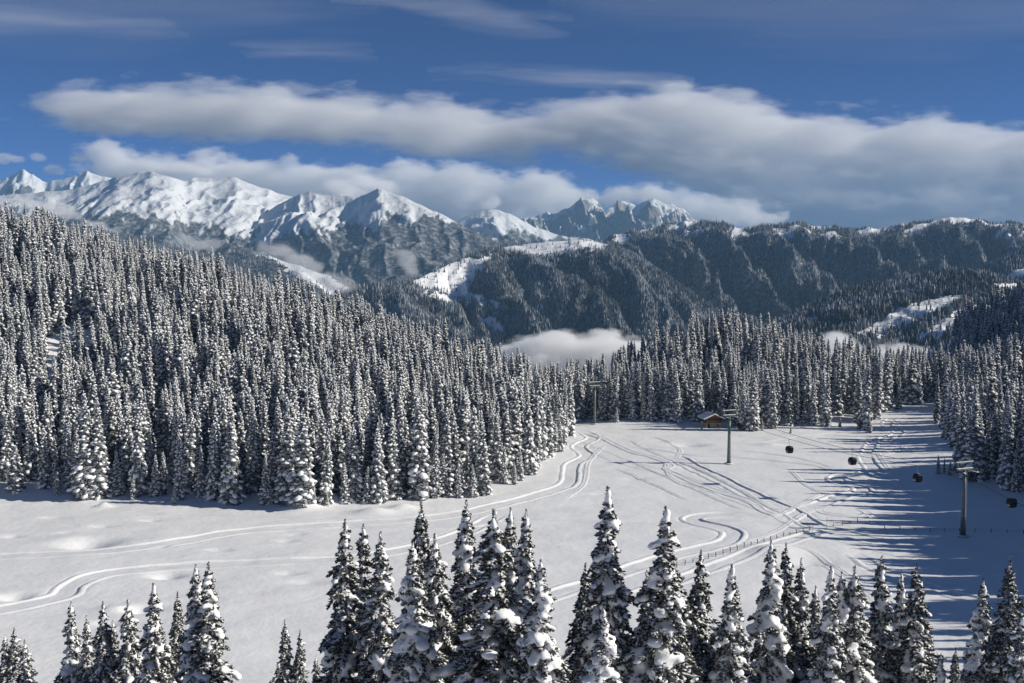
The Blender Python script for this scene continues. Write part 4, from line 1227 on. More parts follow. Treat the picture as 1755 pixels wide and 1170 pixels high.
# ------------------------------------------------------------------ ski tracks, each a shaped band of driven snow
def track(pix, width, label, berm=0.32, seed=0, lift=0.0):
    C = spline([ground(*p, 100) for p in pix])
    T = np.gradient(C, axis=0); T /= np.maximum(np.linalg.norm(T, axis=1, keepdims=True), 1e-9)
    Nn = np.stack([T[:, 1], -T[:, 0]], -1)
    w = width / 2
    wob = 1 + 0.10 * fbm(C[:, 0] / 9, C[:, 1] / 9, octaves=2, seed=seed)
    ruts = 5 if width > 3.4 else 3
    if width > 3:
        lo = -CARVE
        prof = [(-w - 1.7, -0.10), (-w - 1.1, 0.03), (-w - 0.55, berm * 0.36), (-w - 0.1, berm * 0.25), (-w + 0.14, lo * 0.6), (-w + 0.45, lo)]
        for k in range(1, 2 * ruts):
            prof.append((-w + 0.45 + (2 * w - 0.9) * k / (2 * ruts), lo + (0.055 if k % 2 == 0 else 0.0)))
        prof += [(w - 0.45, lo), (w - 0.14, lo * 0.6), (w + 0.1, berm * 0.25), (w + 0.55, berm * 0.36), (w + 1.1, 0.03), (w + 1.7, -0.10)]
    else:
        prof = [(-w - 0.9, -0.12), (-w - 0.35, berm * 0.45), (-w - 0.05, berm * 0.6), (-w + 0.22, 0.0)]
        for k in range(1, 2 * ruts):
            prof.append((-w + 0.22 + (2 * w - 0.44) * k / (2 * ruts), 0.0 + (0.04 if k % 2 == 0 else 0.0)))
        prof += [(w - 0.22, 0.0), (w + 0.05, berm * 0.6), (w + 0.35, berm * 0.45), (w + 0.9, -0.12)]
    prof = np.array(prof)
    fade = np.clip(np.minimum(np.arange(len(C)), np.arange(len(C))[::-1]) / 11.0, 0, 1)
    off = prof[None, :, 0] * wob[:, None]
    X = C[:, 0:1] + Nn[:, 0:1] * off; Y = C[:, 1:2] + Nn[:, 1:2] * off
    Z = H(X, Y)
    rough = 0.10 * fbm(X / 1.1, Y / 1.1, octaves=2, seed=seed + 3) * 0.5
    Z = Z + (prof[None, :, 1] + rough + 0.055 + lift) * fade[:, None] - 0.05 * (1 - fade[:, None])
    # the outermost edge dips under the snow cover
    Z[:, 0] -= 0.05; Z[:, -1] -= 0.05
    idx = np.arange(Z.size).reshape(Z.shape)
    quads = np.stack([idx[:-1, :-1], idx[1:, :-1], idx[1:, 1:], idx[:-1, 1:]], -1).reshape(-1, 4)
    v = np.stack([X, Y, Z], -1).reshape(-1, 3)
    if vnormals(v, quads)[:, 2].mean() < 0:
        quads = quads[:, ::-1]
    tag(link('ski_track', mesh_np('ski_track', v, quads.copy(), [M['track']])), label, 'track', 'tracks across the snow meadow', 'structure')

for _t in TRACKS:
    track(*_t)

# ------------------------------------------------------------------ fences of posts and wire
M['post'], N, L, b = new_mat('weathered_wood', (0.13, 0.105, 0.085), 0.85)
n1 = noise_node(N, L, 8, 4)
L.new(ramp(N, L, n1.outputs['Fac'], [(0.3, (0.08, 0.065, 0.05)), (0.7, (0.19, 0.16, 0.135))]).outputs['Color'], b.inputs['Base Color'])
M['wire'] = new_mat('fence_wire', (0.12, 0.12, 0.12), 0.5, 0.6)[0]
post_mb = MB().tube([(0, 0, -0.4), (0, 0, 0.6), (0, 0, 1.2)], [0.11, 0.105, 0.095], 7)
me_post = post_mb.build('post', M['post']); _m = me_post.data; bpy.data.objects.remove(me_post); me_post = _m
cap = blobs_mesh(np.array([(0, 0, 1.22)]), np.array([(0.14, 0.14, 0.08)]), ICO1)
me_cap = mesh_np('snow_cap', *cap, [M['pillow']])
def fence(pix, gap, label, hgt=1.0):
    C = spline([ground(*p, 100) for p in pix], 0.5)
    L_ = np.concatenate([[0], np.cumsum(np.hypot(*np.diff(C, axis=0).T))])
    ds = np.arange(0, L_[-1], gap)
    px_ = np.interp(ds, L_, C[:, 0]); py_ = np.interp(ds, L_, C[:, 1]); pz = H(px_, py_)
    e = empty('fence', (float(px_[0]), float(py_[0]), float(pz[0])))
    tag(e, label, 'fence', 'post and wire fences on the meadow')
    rr = random.Random(len(pix))
    for i in range(len(ds)):
        o = link('post', me_post, e, (px_[i] - px_[0], py_[i] - py_[0], pz[i] - pz[0]))
        o.rotation_euler = (rr.uniform(-.07, .07), rr.uniform(-.07, .07), rr.uniform(0, 6)); o.scale = (1, 1, hgt * rr.uniform(0.82, 1.12))
        if i % 2 == 0: link('snow_cap', me_cap, o)
    w = MB()
    for k in (0.55, 0.95):
        pts = []
        for i in range(len(ds)):
            pts.append((px_[i] - px_[0], py_[i] - py_[0], pz[i] - pz[0] + k * hgt))
            if i + 1 < len(ds):
                pts.append(((px_[i] + px_[i + 1]) / 2 - px_[0], (py_[i] + py_[i + 1]) / 2 - py_[0], (pz[i] + pz[i + 1]) / 2 - pz[0] + k * hgt - 0.1))
        w.tube(pts, 0.016, 4)
    w.build('wire', M['wire'], e)
fence([(1160, 972), (1212, 958), (1290, 934), (1340, 921), (1394, 909)], 2.6, 'fence of wooden posts beside the hairpin track')
fence([(1428, 903), (1448, 900), (1470, 895), (1494, 899)], 3.2, 'short fence of wooden posts at the edge of the shade', 0.9)
fence([(1516, 906), (1580, 910), (1660, 911), (1755, 914), (1800, 916)], 3.6, 'thin fence of low posts in the shade behind the near pylon', 0.85)
M['pole'] = new_mat('marker_pole', (0.30, 0.20, 0.10), 0.6)[0]
for px, py, h, lb in ((1393, 910, 2.9, 'thin marker pole at the fence end'), (1417, 907, 3.1, 'thin marker pole right of the fence gap')):
    x, y = ground(px, py)
    e = empty('marker_pole', (x, y, H1(x, y)))
    tag(e, lb, 'pole', 'marker poles by the fence')
    MB().tube([(0, 0, -0.5), (0, 0, h)], [0.055, 0.04], 6).build('shaft', M['pole'], e)
    v = MB().tube([(0, 0, h), (0, 0, h + 0.1)], [0.06, 0.02], 6).build('cap', M['post'], e)

# ------------------------------------------------------------------ gondola lift
M['steel'], N, L, b = new_mat('painted_steel', (0.16, 0.22, 0.21), 0.45, 0.3, 0.4)
n1 = noise_node(N, L, 1.5, 4)
L.new(ramp(N, L, n1.outputs['Fac'], [(0.3, (0.085, 0.125, 0.12)), (0.7, (0.13, 0.175, 0.17))]).outputs['Color'], b.inputs['Base Color'])
M['galv'], N, L, b = new_mat('galvanised_steel', (0.32, 0.34, 0.35), 0.45, 0.7, 0.4)
n1 = noise_node(N, L, 4, 4)
L.new(ramp(N, L, n1.outputs['Fac'], [(0.3, (0.24, 0.26, 0.27)), (0.7, (0.40, 0.42, 0.43))]).outputs['Color'], b.inputs['Base Color'])
M['rubber'] = new_mat('black_rubber', (0.02, 0.02, 0.022), 0.6)[0]
M['concrete'], N, L, b = new_mat('concrete', (0.32, 0.31, 0.29), 0.85)
n1 = noise_node(N, L, 3, 5)
L.new(ramp(N, L, n1.outputs['Fac'], [(0.3, (0.24, 0.235, 0.22)), (0.7, (0.40, 0.39, 0.37))]).outputs['Color'], b.inputs['Base Color'])
M['rope'] = new_mat('steel_rope', (0.10, 0.10, 0.105), 0.45, 0.8)[0]

PYL = []
for px, py in ((1650, 919), (1249, 795), (1019, 727)):
    PYL.append(ground(px, py))
PYL = [(x, y, H1(x, y)) for x, y in PYL]
_dirv = Vector((PYL[0][0] - PYL[1][0], PYL[0][1] - PYL[1][1])).normalized()      # along the rope, towards us
ROPE_ANG = math.atan2(_dirv.y, _dirv.x)
ARM, TOP = 2.55, 17.0
def pylon(i, label):
    x, y, z = PYL[i]
    e = empty('lift_pylon', (x, y, z), ROPE_ANG - math.pi / 2)      # local +Y runs along the rope
    tag(e, label, 'pylon', 'pylons of the gondola lift')
    f = MB().tube([(0, 0, -0.8), (0, 0, 0.30)], [1.5, 1.42], 12).build('footing', M['concrete'], e)
    MB().tube([(0, 0, 0.30), (0, 0, 0.36), (0, 0, 0.42)], [1.46, 1.40, 1.05], 12).build('snow_rim', M['pillow'], f)
    MB().tube([(0, 0, 0.43), (0, 0, 0.52)], [0.95, 0.95], 16).build('base_flange', M['galv'], e)
    c = MB().tube([(0, 0, 0.52), (0, 0, 5.2), (0, 0, 10.4), (0, 0, TOP - 0.4)], [0.66, 0.56, 0.46, 0.36], 20).build('column', M['steel'], e, True)
    for zf, rf in ((5.2, 0.62), (10.4, 0.52)):
        MB().tube([(0, 0, zf - 0.07), (0, 0, zf + 0.07)], [rf, rf], 16).build('flange_ring', M['galv'], c)
    ld = MB()
    for sx_ in (-0.2, 0.2):
        ld.tube([(sx_, 0.85, 1.0), (sx_, 0.62, TOP - 0.6)], 0.035, 5)
    for k in range(40):
        zz = 1.2 + k * 0.38
        yy = 0.85 - 0.23 * (zz - 1.0) / (TOP - 1.6)
        ld.tube([(-0.2, yy, zz), (0.2, yy, zz)], 0.018, 4)
    ld.build('ladder', M['galv'], e)
    a = MB().box((0, 0, TOP - 0.2), (2 * ARM + 0.3, 0.5, 0.42)).build('crossarm', M['steel'], e, bevel=0.03)
    MB().box((0, 0, TOP + 0.07), (2 * ARM + 0.1, 0.46, 0.13), 0, 0.94).build('snow_strip', M['pillow'], a, bevel=0.05)
    for sd in (-1, 1):
        s = MB().box((sd * ARM, 0, TOP - 0.52), (0.16, 4.4, 0.20))
        s.tube([(sd * ARM, -1.8, TOP - 0.45), (sd * ARM, 0, TOP - 0.05), (sd * ARM, 1.8, TOP - 0.45)], 0.06, 6)
        s = s.build('sheave_beam', M['galv'], e)
        for k in range(8):
            yy = -1.93 + k * 0.55
            MB().tube([(sd * (ARM + 0.16), yy, TOP - 0.42), (sd * (ARM + 0.30), yy, TOP - 0.42)], 0.23, 12).build('sheave_wheel', M['rubber'], s)
        w = MB().box((sd * (ARM - 0.55), 0, TOP - 0.72), (0.55, 4.6, 0.05))
        for yy in (-2.2, -0.75, 0.75, 2.2):
            w.tube([(sd * (ARM - 0.82), yy, TOP - 0.72), (sd * (ARM - 0.82), yy, TOP + 0.3)], 0.025, 5)
        w.tube([(sd * (ARM - 0.82), -2.2, TOP + 0.3), (sd * (ARM - 0.82), 2.2, TOP + 0.3)], 0.025, 5)
        w = w.build('catwalk', M['galv'], e)
        MB().box((sd * (ARM - 0.55), 0, TOP - 0.63), (0.52, 4.5, 0.11), 0, 0.95).build('snow_strip', M['pillow'], w)
        MB().tube([(sd * 1.9, 0, TOP + 0.1), (sd * 2.05, 0, TOP + 1.5)], 0.07, 6).build('lifting_post', M['galv'], e)
    lb = MB().box((0, 0, TOP + 1.55), (2 * ARM + 0.5, 0.2, 0.22)).build('lifting_beam', M['galv'], e)
    MB().box((0, 0, TOP + 1.71), (2 * ARM + 0.4, 0.2, 0.10), 0, 0.95).build('snow_strip', M['pillow'], lb)
pylon(0, 'near grey-green tubular pylon of the gondola lift standing in the shade')
pylon(1, 'middle tubular pylon of the gondola lift right of the wooden hut')
pylon(2, 'farthest pylon of the gondola lift in front of the dark wood')

# ropes: two lines over the pylons with sag, on to the next supports out of view
d2 = Vector((_dirv.x, _dirv.y, 0)); side2 = Vector((-_dirv.y, _dirv.x, 0))
sup = [Vector(PYL[2]) - d2 * 95 + Vector((0, 0, TOP + 4.0))] + [Vector(p) + Vector((0, 0, TOP - 0.19)) for p in PYL[::-1]] + [Vector(PYL[0]) + d2 * 100 + Vector((0, 0, TOP - 3.0))]
SAG = [1.2, 1.6, 2.6, 6.2]
def rope_point(seg, t, sd):
    a, b2 = sup[seg], sup[seg + 1]
    p = a.lerp(b2, t); p.z -= SAG[seg] * 4 * t * (1 - t)
    return p + side2 * sd * (ARM + 0.23)
for sd, lb in ((-1, 'haul rope on the left side of the lift pylons'), (1, 'haul rope on the right side of the lift pylons')):
    pts = []
    for sg in range(4):
        for k in range(24):
            pts.append(tuple(rope_point(sg, k / 24, sd)))
    pts.append(tuple(rope_point(3, 1.0, sd)))
    tag(MB().tube(pts, 0.06, 5).build('haul_rope', M['rope'], None, True), lb, 'cable', 'haul ropes of the gondola lift')

M['cabin'] = new_mat('dark_cabin_paint', (0.010, 0.012, 0.016), 0.45, 0.0, 0.12)[0]
M['glass'] = new_mat('tinted_glass', (0.008, 0.010, 0.014), 0.2, 0.0, 0.15)[0]
M['stripe'] = new_mat('cabin_plate', (0.10, 0.10, 0.11), 0.6)[0]
def superbox(zz, rx, ry, n=20, e=0.45):
    v = []
    for z, a, b2 in zip(zz, rx, ry):
        for k in range(n):
            t = 2 * math.pi * k / n
            c_, s_ = math.cos(t), math.sin(t)
            v.append((a * math.copysign(abs(c_) ** e, c_), b2 * math.copysign(abs(s_) ** e, s_), z))
    m_ = len(zz)
    f = [(i * n + k, i * n + (k + 1) % n, (i + 1) * n + (k + 1) % n, (i + 1) * n + k) for i in range(m_ - 1) for k in range(n)]
    f += [tuple(range(n - 1, -1, -1)), tuple(range((m_ - 1) * n, m_ * n))]
    return v, f
def cabin_proto():
    P = {}
    zz = [-2.15, -2.05, -1.75, -1.1, -0.4, -0.1, 0.0]
    v, f = superbox(zz, [0.72, 0.86, 0.97, 1.04, 0.94, 0.80, 0.55], [0.70, 0.82, 0.92, 0.98, 0.90, 0.76, 0.5])
    P['body'] = (MB().add(v, f), 'cabin', True)
    w = []
    for ax in range(4):
        ang = ax * math.pi / 2
        q = []
        for z, r in ((-1.35, 1.035), (-1.0, 1.055), (-0.42, 0.955)):
            for s_ in (-0.66, 0.66):
                rr = r * (0.945 if ax % 2 else 1.0)
                q.append((rr * math.cos(ang) - s_ * math.sin(ang), rr * math.sin(ang) + s_ * math.cos(ang), z))
        inner = [(p[0] * 0.93, p[1] * 0.93, p[2]) for p in q]
        w.append(MB().add(q + inner, [(0, 1, 3, 2), (2, 3, 5, 4), (7, 6, 8, 9), (9, 8, 10, 11), (1, 0, 6, 7), (4, 5, 11, 10), (0, 2, 8, 6), (2, 4, 10, 8), (3, 1, 7, 9), (5, 3, 9, 11)]))
    P['window'] = (w, 'glass', False)
    P['plate'] = (MB().box((0, -0.99, -1.72), (0.62, 0.05, 0.2)), 'stripe', False)
    P['ski_rack'] = (MB().box((1.03, 0, -1.62), (0.12, 0.9, 0.35)), 'galv', False)
    h = MB().tube([(0, 0, -0.05), (0, 0, 0.25), (0.12, 0, 0.7), (0.30, 0, 1.2), (0.30, 0, 1.7), (0.16, 0, 1.95), (0.0, 0, 2.02)], 0.06, 8)
    h.box((0, 0, 0.02), (0.7, 0.5, 0.08))
    P['hanger'] = (h, 'galv', True)
    P['grip'] = (MB().box((0.0, 0, 2.10), (0.18, 0.6, 0.2)), 'galv', False)
    return P
CP_ = cabin_proto()
def to_mesh(mb, name, mk, sm):
    o = mb.build(name, M[mk], None, sm); m_ = o.data; bpy.data.objects.remove(o); return m_
CM = []
for nm, (mb, mk, sm) in CP_.items():
    for one in (mb if isinstance(mb, list) else [mb]):
        CM.append((nm, to_mesh(one, nm, mk, sm)))
def cabin(seg, t, sd, label):
    p = rope_point(seg, t, sd)
    e = empty('gondola_cabin', (p.x, p.y, p.z - 2.12), ROPE_ANG - math.pi / 2)
    tag(e, label, 'gondola', 'gondola cabins on the rope')
    for nm, me_ in CM:
        link(nm, me_, e)
# place each on the rope where its pixel column meets it
def seek(px, seg, sd):
    best = min((abs(float(to_px(*rope_point(seg, k / 400, sd))[0]) - px), k / 400) for k in range(401))
    return best[1]
for px, seg, sd, lb in ((1735, 3, 1, 'gondola cabin at the right edge past the near pylon'), (1573, 2, -1, 'gondola cabin just left of the near pylon'),
                        (1461, 2, 1, 'gondola cabin second to the left of the near pylon'), (1353, 2, -1, 'gondola cabin over the meadow right of the middle pylon'),
                        (1269, 2, 1, 'gondola cabin partly in front of the wood, beside the middle pylon')):
    cabin(seg, seek(px, seg, sd), sd, lb)

# ------------------------------------------------------------------ wooden hut
M['stone'], N, L, b = new_mat('hut_masonry', (0.33, 0.29, 0.24), 0.9)
n1 = noise_node(N, L, 2.2, 5); n2 = noise_node(N, L, 9, 3)
L.new(ramp(N, L, n1.outputs['Fac'], [(0.3, (0.22, 0.19, 0.155)), (0.7, (0.44, 0.39, 0.33))]).outputs['Color'], b.inputs['Base Color']); bump(N, L, b, n2.outputs['Fac'], 0.5, 0.05)
M['timber'], N, L, b = new_mat('dark_timber', (0.07, 0.045, 0.032), 0.8)
n1 = noise_node(N, L, 3, 4)
L.new(ramp(N, L, n1.outputs['Fac'], [(0.3, (0.045, 0.03, 0.022)), (0.7, (0.11, 0.065, 0.042))]).outputs['Color'], b.inputs['Base Color'])
M['warm_timber'] = new_mat('warm_timber', (0.22, 0.105, 0.045), 0.75)[0]
M['dark'] = new_mat('dark_opening', (0.015, 0.014, 0.014), 0.5)[0]
hz = H1(*HUT)
hut = empty('wooden_hut', (HUT[0], HUT[1] + 3.2, hz - 0.3), math.radians(8))
tag(hut, 'small timber hut on a masonry base under a snowy gable roof', 'hut')
sw = MB().box((0, 0, 1.25), (6.6, 7.4, 2.5)).build('masonry_wall', M['stone'], hut)
# plank upper storey
for k in range(7):
    zz = 2.62 + k * 0.27
    MB().box((0, 0, zz), (6.85 + (0.03 if k % 2 else 0), 7.7, 0.255)).build('log_course', M['timber'], hut)
MB().prism([(-3.43, 4.39), (3.43, 4.39), (0, 5.85)], -3.8, 3.8).build('gable_wall', M['warm_timber'], hut)
MB().box((0, -4.1, 2.66), (6.7, 0.7, 0.10)).build('balcony_floor', M['timber'], hut)
for k in range(23):
    MB().box((-3.2 + k * 0.291, -4.42, 3.12), (0.2, 0.05, 0.8)).build('balcony_slat', M['timber'], hut)
MB().box((0, -4.42, 3.57), (6.7, 0.09, 0.09)).build('balcony_rail', M['warm_timber'], hut)
for sx_ in (-3.2, 3.2):
    MB().box((sx_, -4.42, 3.6), (0.16, 0.16, 1.9)).build('balcony_post', M['warm_timber'], hut)
dr = MB().box((-2.25, -3.72, 1.25), (1.1, 0.1, 1.75)).build('door', M['dark'], hut)
MB().tube([(-1.85, -3.79, 1.2), (-1.85, -3.84, 1.2)], 0.04, 6).build('handle', M['galv'], dr)
for xx, zz, yy in ((1.7, 1.45, -3.72), (-1.3, 3.85, -3.87), (1.3, 3.85, -3.87)):
    w = MB().box((xx, yy, zz), (0.85, 0.08, 0.8)).build('window', M['dark'], hut)
    MB().box((xx, yy - 0.05, zz - 0.44), (1.0, 0.12, 0.08)).build('sill', M['warm_timber'], w)
    MB().box((xx, yy - 0.05, zz), (0.07, 0.05, 0.8)).build('mullion', M['warm_timber'], w)
def roof_slab(mb, d, t, ov):
    # both pitches as one folded slab
    ex, ez = 4.75 + ov, 3.83 - ov * 0.42
    return mb.prism([(-ex, ez + d), (0, 5.88 + d), (ex, ez + d), (ex, ez + d + t), (0, 5.88 + d + t), (-ex, ez + d + t)], -4.9 - ov, 4.4 + ov)
rf = roof_slab(MB(), 0.02, 0.16, 0.0).build('roof', M['timber'], hut)
roof_slab(MB(), 0.19, 0.55, -0.03).build('roof_snow', M['pillow'], rf, bevel=0.12)
ch = MB().box((0.9, 1.0, 6.3), (0.6, 0.6, 1.5)).build('chimney', M['stone'], hut)
MB().box((0.9, 1.0, 7.16), (0.62, 0.62, 0.22), 0, 0.8).build('snow_cap', M['pillow'], ch)

# ------------------------------------------------------------------ clouds, mist and the hazy air
def cloud_mesh(blobs, D, thick, voxel, disp, nscale, seed, aniso=1.0, shells=()):
    """blobs: px, py, rx, ry in pixels at distance D; thick: depth factor"""
    k = D / F
    c, r = [], []
    rr = random.Random(seed)
    for px, py, rx, ry in blobs:
        dd = D + rr.uniform(-1, 1) * thick * 0.25 * rx * k
        x, y, z = at(px, py, dd)
        c.append((float(x), float(y), float(z))); r.append((rx * k, max(rx, ry) * k * thick, ry * k))
    c = np.array(c); r = np.array(r)
    org = c.mean(0)
    v, f = blobs_mesh(c - org, r, ICO2)
    v, qd = remesh_union(v, f, voxel, 1)
    n = vnormals(v, qd) * np.array([1.0, 1.0, 0.62])
    v0 = v
    ns0 = v[:, 0] / nscale / aniso
    d = fbm(ns0, v[:, 1] / nscale, v[:, 2] / nscale + 0.31, octaves=4, seed=seed, gain=0.5)
    d2_ = np.abs(fbm(ns0 * 1.7 + 9, v[:, 1] / nscale * 1.7, v[:, 2] / nscale * 1.7 + 0.77, octaves=3, seed=seed + 5, gain=0.5))
    v = v0 + n * ((d * 1.0 + d2_ * 0.9 - 0.25) * disp)[:, None]
    outs = []
    for grow, amp, sd in shells:          # thinner vapour round the dense body, raggeder outwards
        e_ = fbm(ns0 * 1.25 + sd, v0[:, 1] / nscale * 1.25, v0[:, 2] / nscale * 1.25 + 0.21, octaves=2, seed=seed + sd, gain=0.5)
        outs.append(v + n * ((grow + amp * e_) * disp)[:, None])
    return v, qd, org, outs

def cloud(name, label, cat, blobs, D, thick, voxel, disp, nscale, seed, dens, kind=None, group=None, aniso=1.0, soft=True):
    """a dense body with two thinner envelopes of vapour"""
    sh = ((0.28, 0.5, 11), (0.62, 0.9, 23)) if soft else ()
    v, qd, org, outs = cloud_mesh(blobs, D, thick, voxel, disp, nscale, seed, aniso, sh)
    o = link(name, mesh_np(name, v, qd, [vapour(dens)]), None, tuple(org))
    for w, nm, k in zip(outs, ('fringe', 'veil'), (0.32, 0.11)):
        link(nm, mesh_np(nm, w, qd, [vapour(dens * k)]), o)
    return tag(o, label, cat, group, kind)
_vap = {}
def vapour(dens):
    key = round(dens, 8)
    if key not in _vap:
        _vap[key] = vol_mat('cloud_vapour', dens, (1.0, 1.0, 1.0), 0.0)
    return _vap[key]

def band(top, bot, n, rmin, rmax, seed, flat=0.8):
    """fills the strip between two pixel outlines with blobs"""
    rr = random.Random(seed)
    x0, x1 = top[0][0], top[-1][0]
    out = []
    tx_, ty_ = zip(*top); bx2, by2 = zip(*bot)
    while len(out) < n:
        x = rr.uniform(x0, x1)
        a, b2 = np.interp(x, tx_, ty_), np.interp(x, bx2, by2)
        if b2 - a < 4: continue
        ry = min(rr.uniform(rmin, rmax), (b2 - a) * 0.5)
        y = rr.uniform(a + ry, b2 - ry) if b2 - a > 2 * ry else (a + b2) / 2
        out.append((x, y, ry * rr.uniform(1.3, 3.2), ry))
    return out

v_cloud, v_thin, v_veil = 0.0012, 0.00010, 0.000006
def bank_mat(name, k, top, bot, org, half_d, soft_t, soft_b, nscale, amp, dens, stretch, seed, x0, x1):
    """vapour whose density frays out by noise towards the outline of the bank"""
    m = bpy.data.materials.new(name)
    m.use_nodes = True
    N, L = m.node_tree.nodes, m.node_tree.links
    N.clear()
    out = N.new('ShaderNodeOutputMaterial'); vol = N.new('ShaderNodeVolumePrincipled')
    vol.inputs['Color'].default_value = (1, 1, 1, 1); vol.inputs['Anisotropy'].default_value = 0.0
    L.new(vol.outputs[0], out.inputs['Volume'])
    tc = N.new('ShaderNodeTexCoord')
    sep = N.new('ShaderNodeSeparateXYZ'); L.new(tc.outputs['Object'], sep.inputs[0])
    def math_(op, a_, b_=None, c_=None, clamp=False):
        n_ = N.new('ShaderNodeMath'); n_.operation = op; n_.use_clamp = clamp
        for i_, v_ in enumerate((a_, b_, c_)):
            if v_ is None: continue
            if isinstance(v_, (int, float)): n_.inputs[i_].default_value = v_
            else: L.new(v_, n_.inputs[i_])
        return n_.outputs[0]
    xm = (x0 + x1) / 2
    z_lo, z_hi = min(p_[1] for p_ in top), max(p_[1] for p_ in bot)
    un = math_('MULTIPLY_ADD', sep.outputs['X'], 1.0 / (k * (x1 - x0)), 0.5)
    def curve(pts):
        c_ = N.new('ShaderNodeFloatCurve')
        cv = c_.mapping.curves[0]
        xy = [((px - x0) / (x1 - x0), (z_hi - py) / (z_hi - z_lo)) for px, py in pts]
        cv.points[0].location = xy[0]; cv.points[1].location = xy[-1]
        for q_ in xy[1:-1]: cv.points.new(*q_)
        c_.mapping.update()
        L.new(un, c_.inputs['Value'])
        # back to metres about the bank's centre height (pixel z_mid)
        return math_('MULTIPLY_ADD', c_.outputs[0], (z_hi - z_lo) * k, -(z_hi - z_lo) * k / 2)
    mp = N.new('ShaderNodeMapping'); L.new(tc.outputs['Object'], mp.inputs['Vector'])
    mp.inputs['Scale'].default_value = (1.0 / stretch, 1.0, 1.25); mp.inputs['Location'].default_value = (seed * 731.0, seed * 97.0, 0)
    nz = N.new('ShaderNodeTexNoise'); nz.inputs['Scale'].default_value = 1.0 / nscale; nz.inputs['Detail'].default_value = 4.5; nz.inputs['Roughness'].default_value = 0.62
    L.new(mp.outputs[0], nz.inputs['Vector'])
    e1 = math_('DIVIDE', math_('SUBTRACT', curve(top), sep.outputs['Z']), soft_t)
    e2 = math_('DIVIDE', math_('SUBTRACT', sep.outputs['Z'], curve(bot)), soft_b)
    e3 = math_('DIVIDE', math_('SUBTRACT', half_d, math_('ABSOLUTE', sep.outputs['Y'])), soft_t * 1.5)
    e = math_('MINIMUM', math_('MINIMUM', math_('MINIMUM', e1, e2), e3), 1.0)
    nn_ = math_('MULTIPLY_ADD', nz.outputs['Fac'], amp * 3.4, -amp * 1.7)
    d_ = math_('MULTIPLY', math_('MULTIPLY', math_('ADD', e, nn_), 2.0, clamp=True), dens)
    L.new(d_, vol.inputs['Density'])
    return m

def cloud_bank(label, top, bot, D, half_d, soft_t, soft_b, nscale, amp, dens, stretch, seed, step, name='cloud_bank', group='cloud banks'):
    """a closed hull round the outline of the bank; its vapour is denser inside"""
    k = D / F
    x0, x1 = top[0][0], top[-1][0]
    z_lo, z_hi = min(p_[1] for p_ in top), max(p_[1] for p_ in bot)
    org = [float(c_) for c_ in at((x0 + x1) / 2, (z_lo + z_hi) / 2, D)]
    m_ = bank_mat('cloud_bank_vapour', k, top, bot, org, half_d, soft_t, soft_b, nscale, amp, dens, stretch, seed, x0, x1)
    m_.cycles.volume_step_rate = step
    u_ = np.linspace(x0, x1, 60)
    tz = (np.interp(u_, *zip(*top)) - (z_lo + z_hi) / 2) * -k + soft_t * amp * 0.8
    bz = (np.interp(u_, *zip(*bot)) - (z_lo + z_hi) / 2) * -k - soft_b * amp * 0.8
    X_ = (u_ - (x0 + x1) / 2) * k
    h_ = half_d + soft_t * 0.5
    v, f = [], []
    for i_ in range(60):
        zc, zh = (tz[i_] + bz[i_]) / 2, (tz[i_] - bz[i_]) / 2
        for q_ in range(12):
            t_ = 2 * math.pi * q_ / 12
            cs, sn = math.cos(t_), math.sin(t_)
            v.append((X_[i_], h_ * math.copysign(abs(cs) ** 0.4, cs), zc + zh * math.copysign(abs(sn) ** 0.4, sn)))
    for i_ in range(59):
        for q_ in range(12):
            f.append((i_ * 12 + q_, i_ * 12 + (q_ + 1) % 12, (i_ + 1) * 12 + (q_ + 1) % 12, (i_ + 1) * 12 + q_))
    f += [tuple(range(11, -1, -1)), tuple(range(59 * 12, 60 * 12))]
    o = MB().add(v, f).build(name, m_)
    o.location = org
    return tag(o, label, 'cloud', group)

DC = 30000.0
top1 = [(90, 200), (138, 172), (180, 164), (250, 160), (380, 163), (480, 164), (560, 170), (620, 178), (700, 186), (800, 194), (860, 202), (930, 194), (1000, 180), (1060, 168), (1110, 164), (1150, 156),
        (1190, 162), (1250, 176), (1300, 198), (1360, 204), (1430, 206), (1500, 214), (1560, 210), (1620, 216), (1700, 222), (1950, 226)]
bot1 = [(90, 202), (138, 218), (200, 226), (300, 227), (400, 234), (470, 240), (520, 244), (600, 242), (700, 256), (760, 268), (830, 266), (880, 270), (960, 252), (1010, 268), (1080, 288), (1150, 310), (1230, 345), (1300, 410), (1400, 440), (1950, 440)]
cloud_bank('long white cloud bank stretching across the sky to the right edge', top1, bot1, DC, 1500.0, 420.0, 420.0, 720.0, 1.65, 0.0011, 2.5, 1, 0.13)
top2 = [(140, 282), (165, 262), (185, 252), (215, 256), (240, 270), (300, 274), (380, 270), (450, 280), (520, 282), (590, 290), (640, 294), (690, 286), (760, 284), (830, 294), (880, 302), (930, 304), (965, 312), (1000, 330), (1020, 345)]
bot2 = [(140, 284), (160, 290), (200, 310), (300, 340), (420, 355), (560, 360), (700, 380), (800, 390), (900, 385), (1000, 362), (1020, 350)]
cloud_bank('lower cloud bank lying behind the white mountain tops', top2, bot2, 24000.0, 900.0, 260.0, 300.0, 500.0, 1.8, 0.0020, 1.7, 2, 0.12)
cloud('cloud', 'small white cloud puffs over the left edge peaks', 'cloud', [(10, 268, 14, 6), (28, 272, 12, 5), (66, 270, 12, 5), (92, 292, 15, 8), (135, 272, 14, 4), (0, 276, 14, 5)], 24000.0, 1.5, 40, 80, 300, 31, v_cloud)
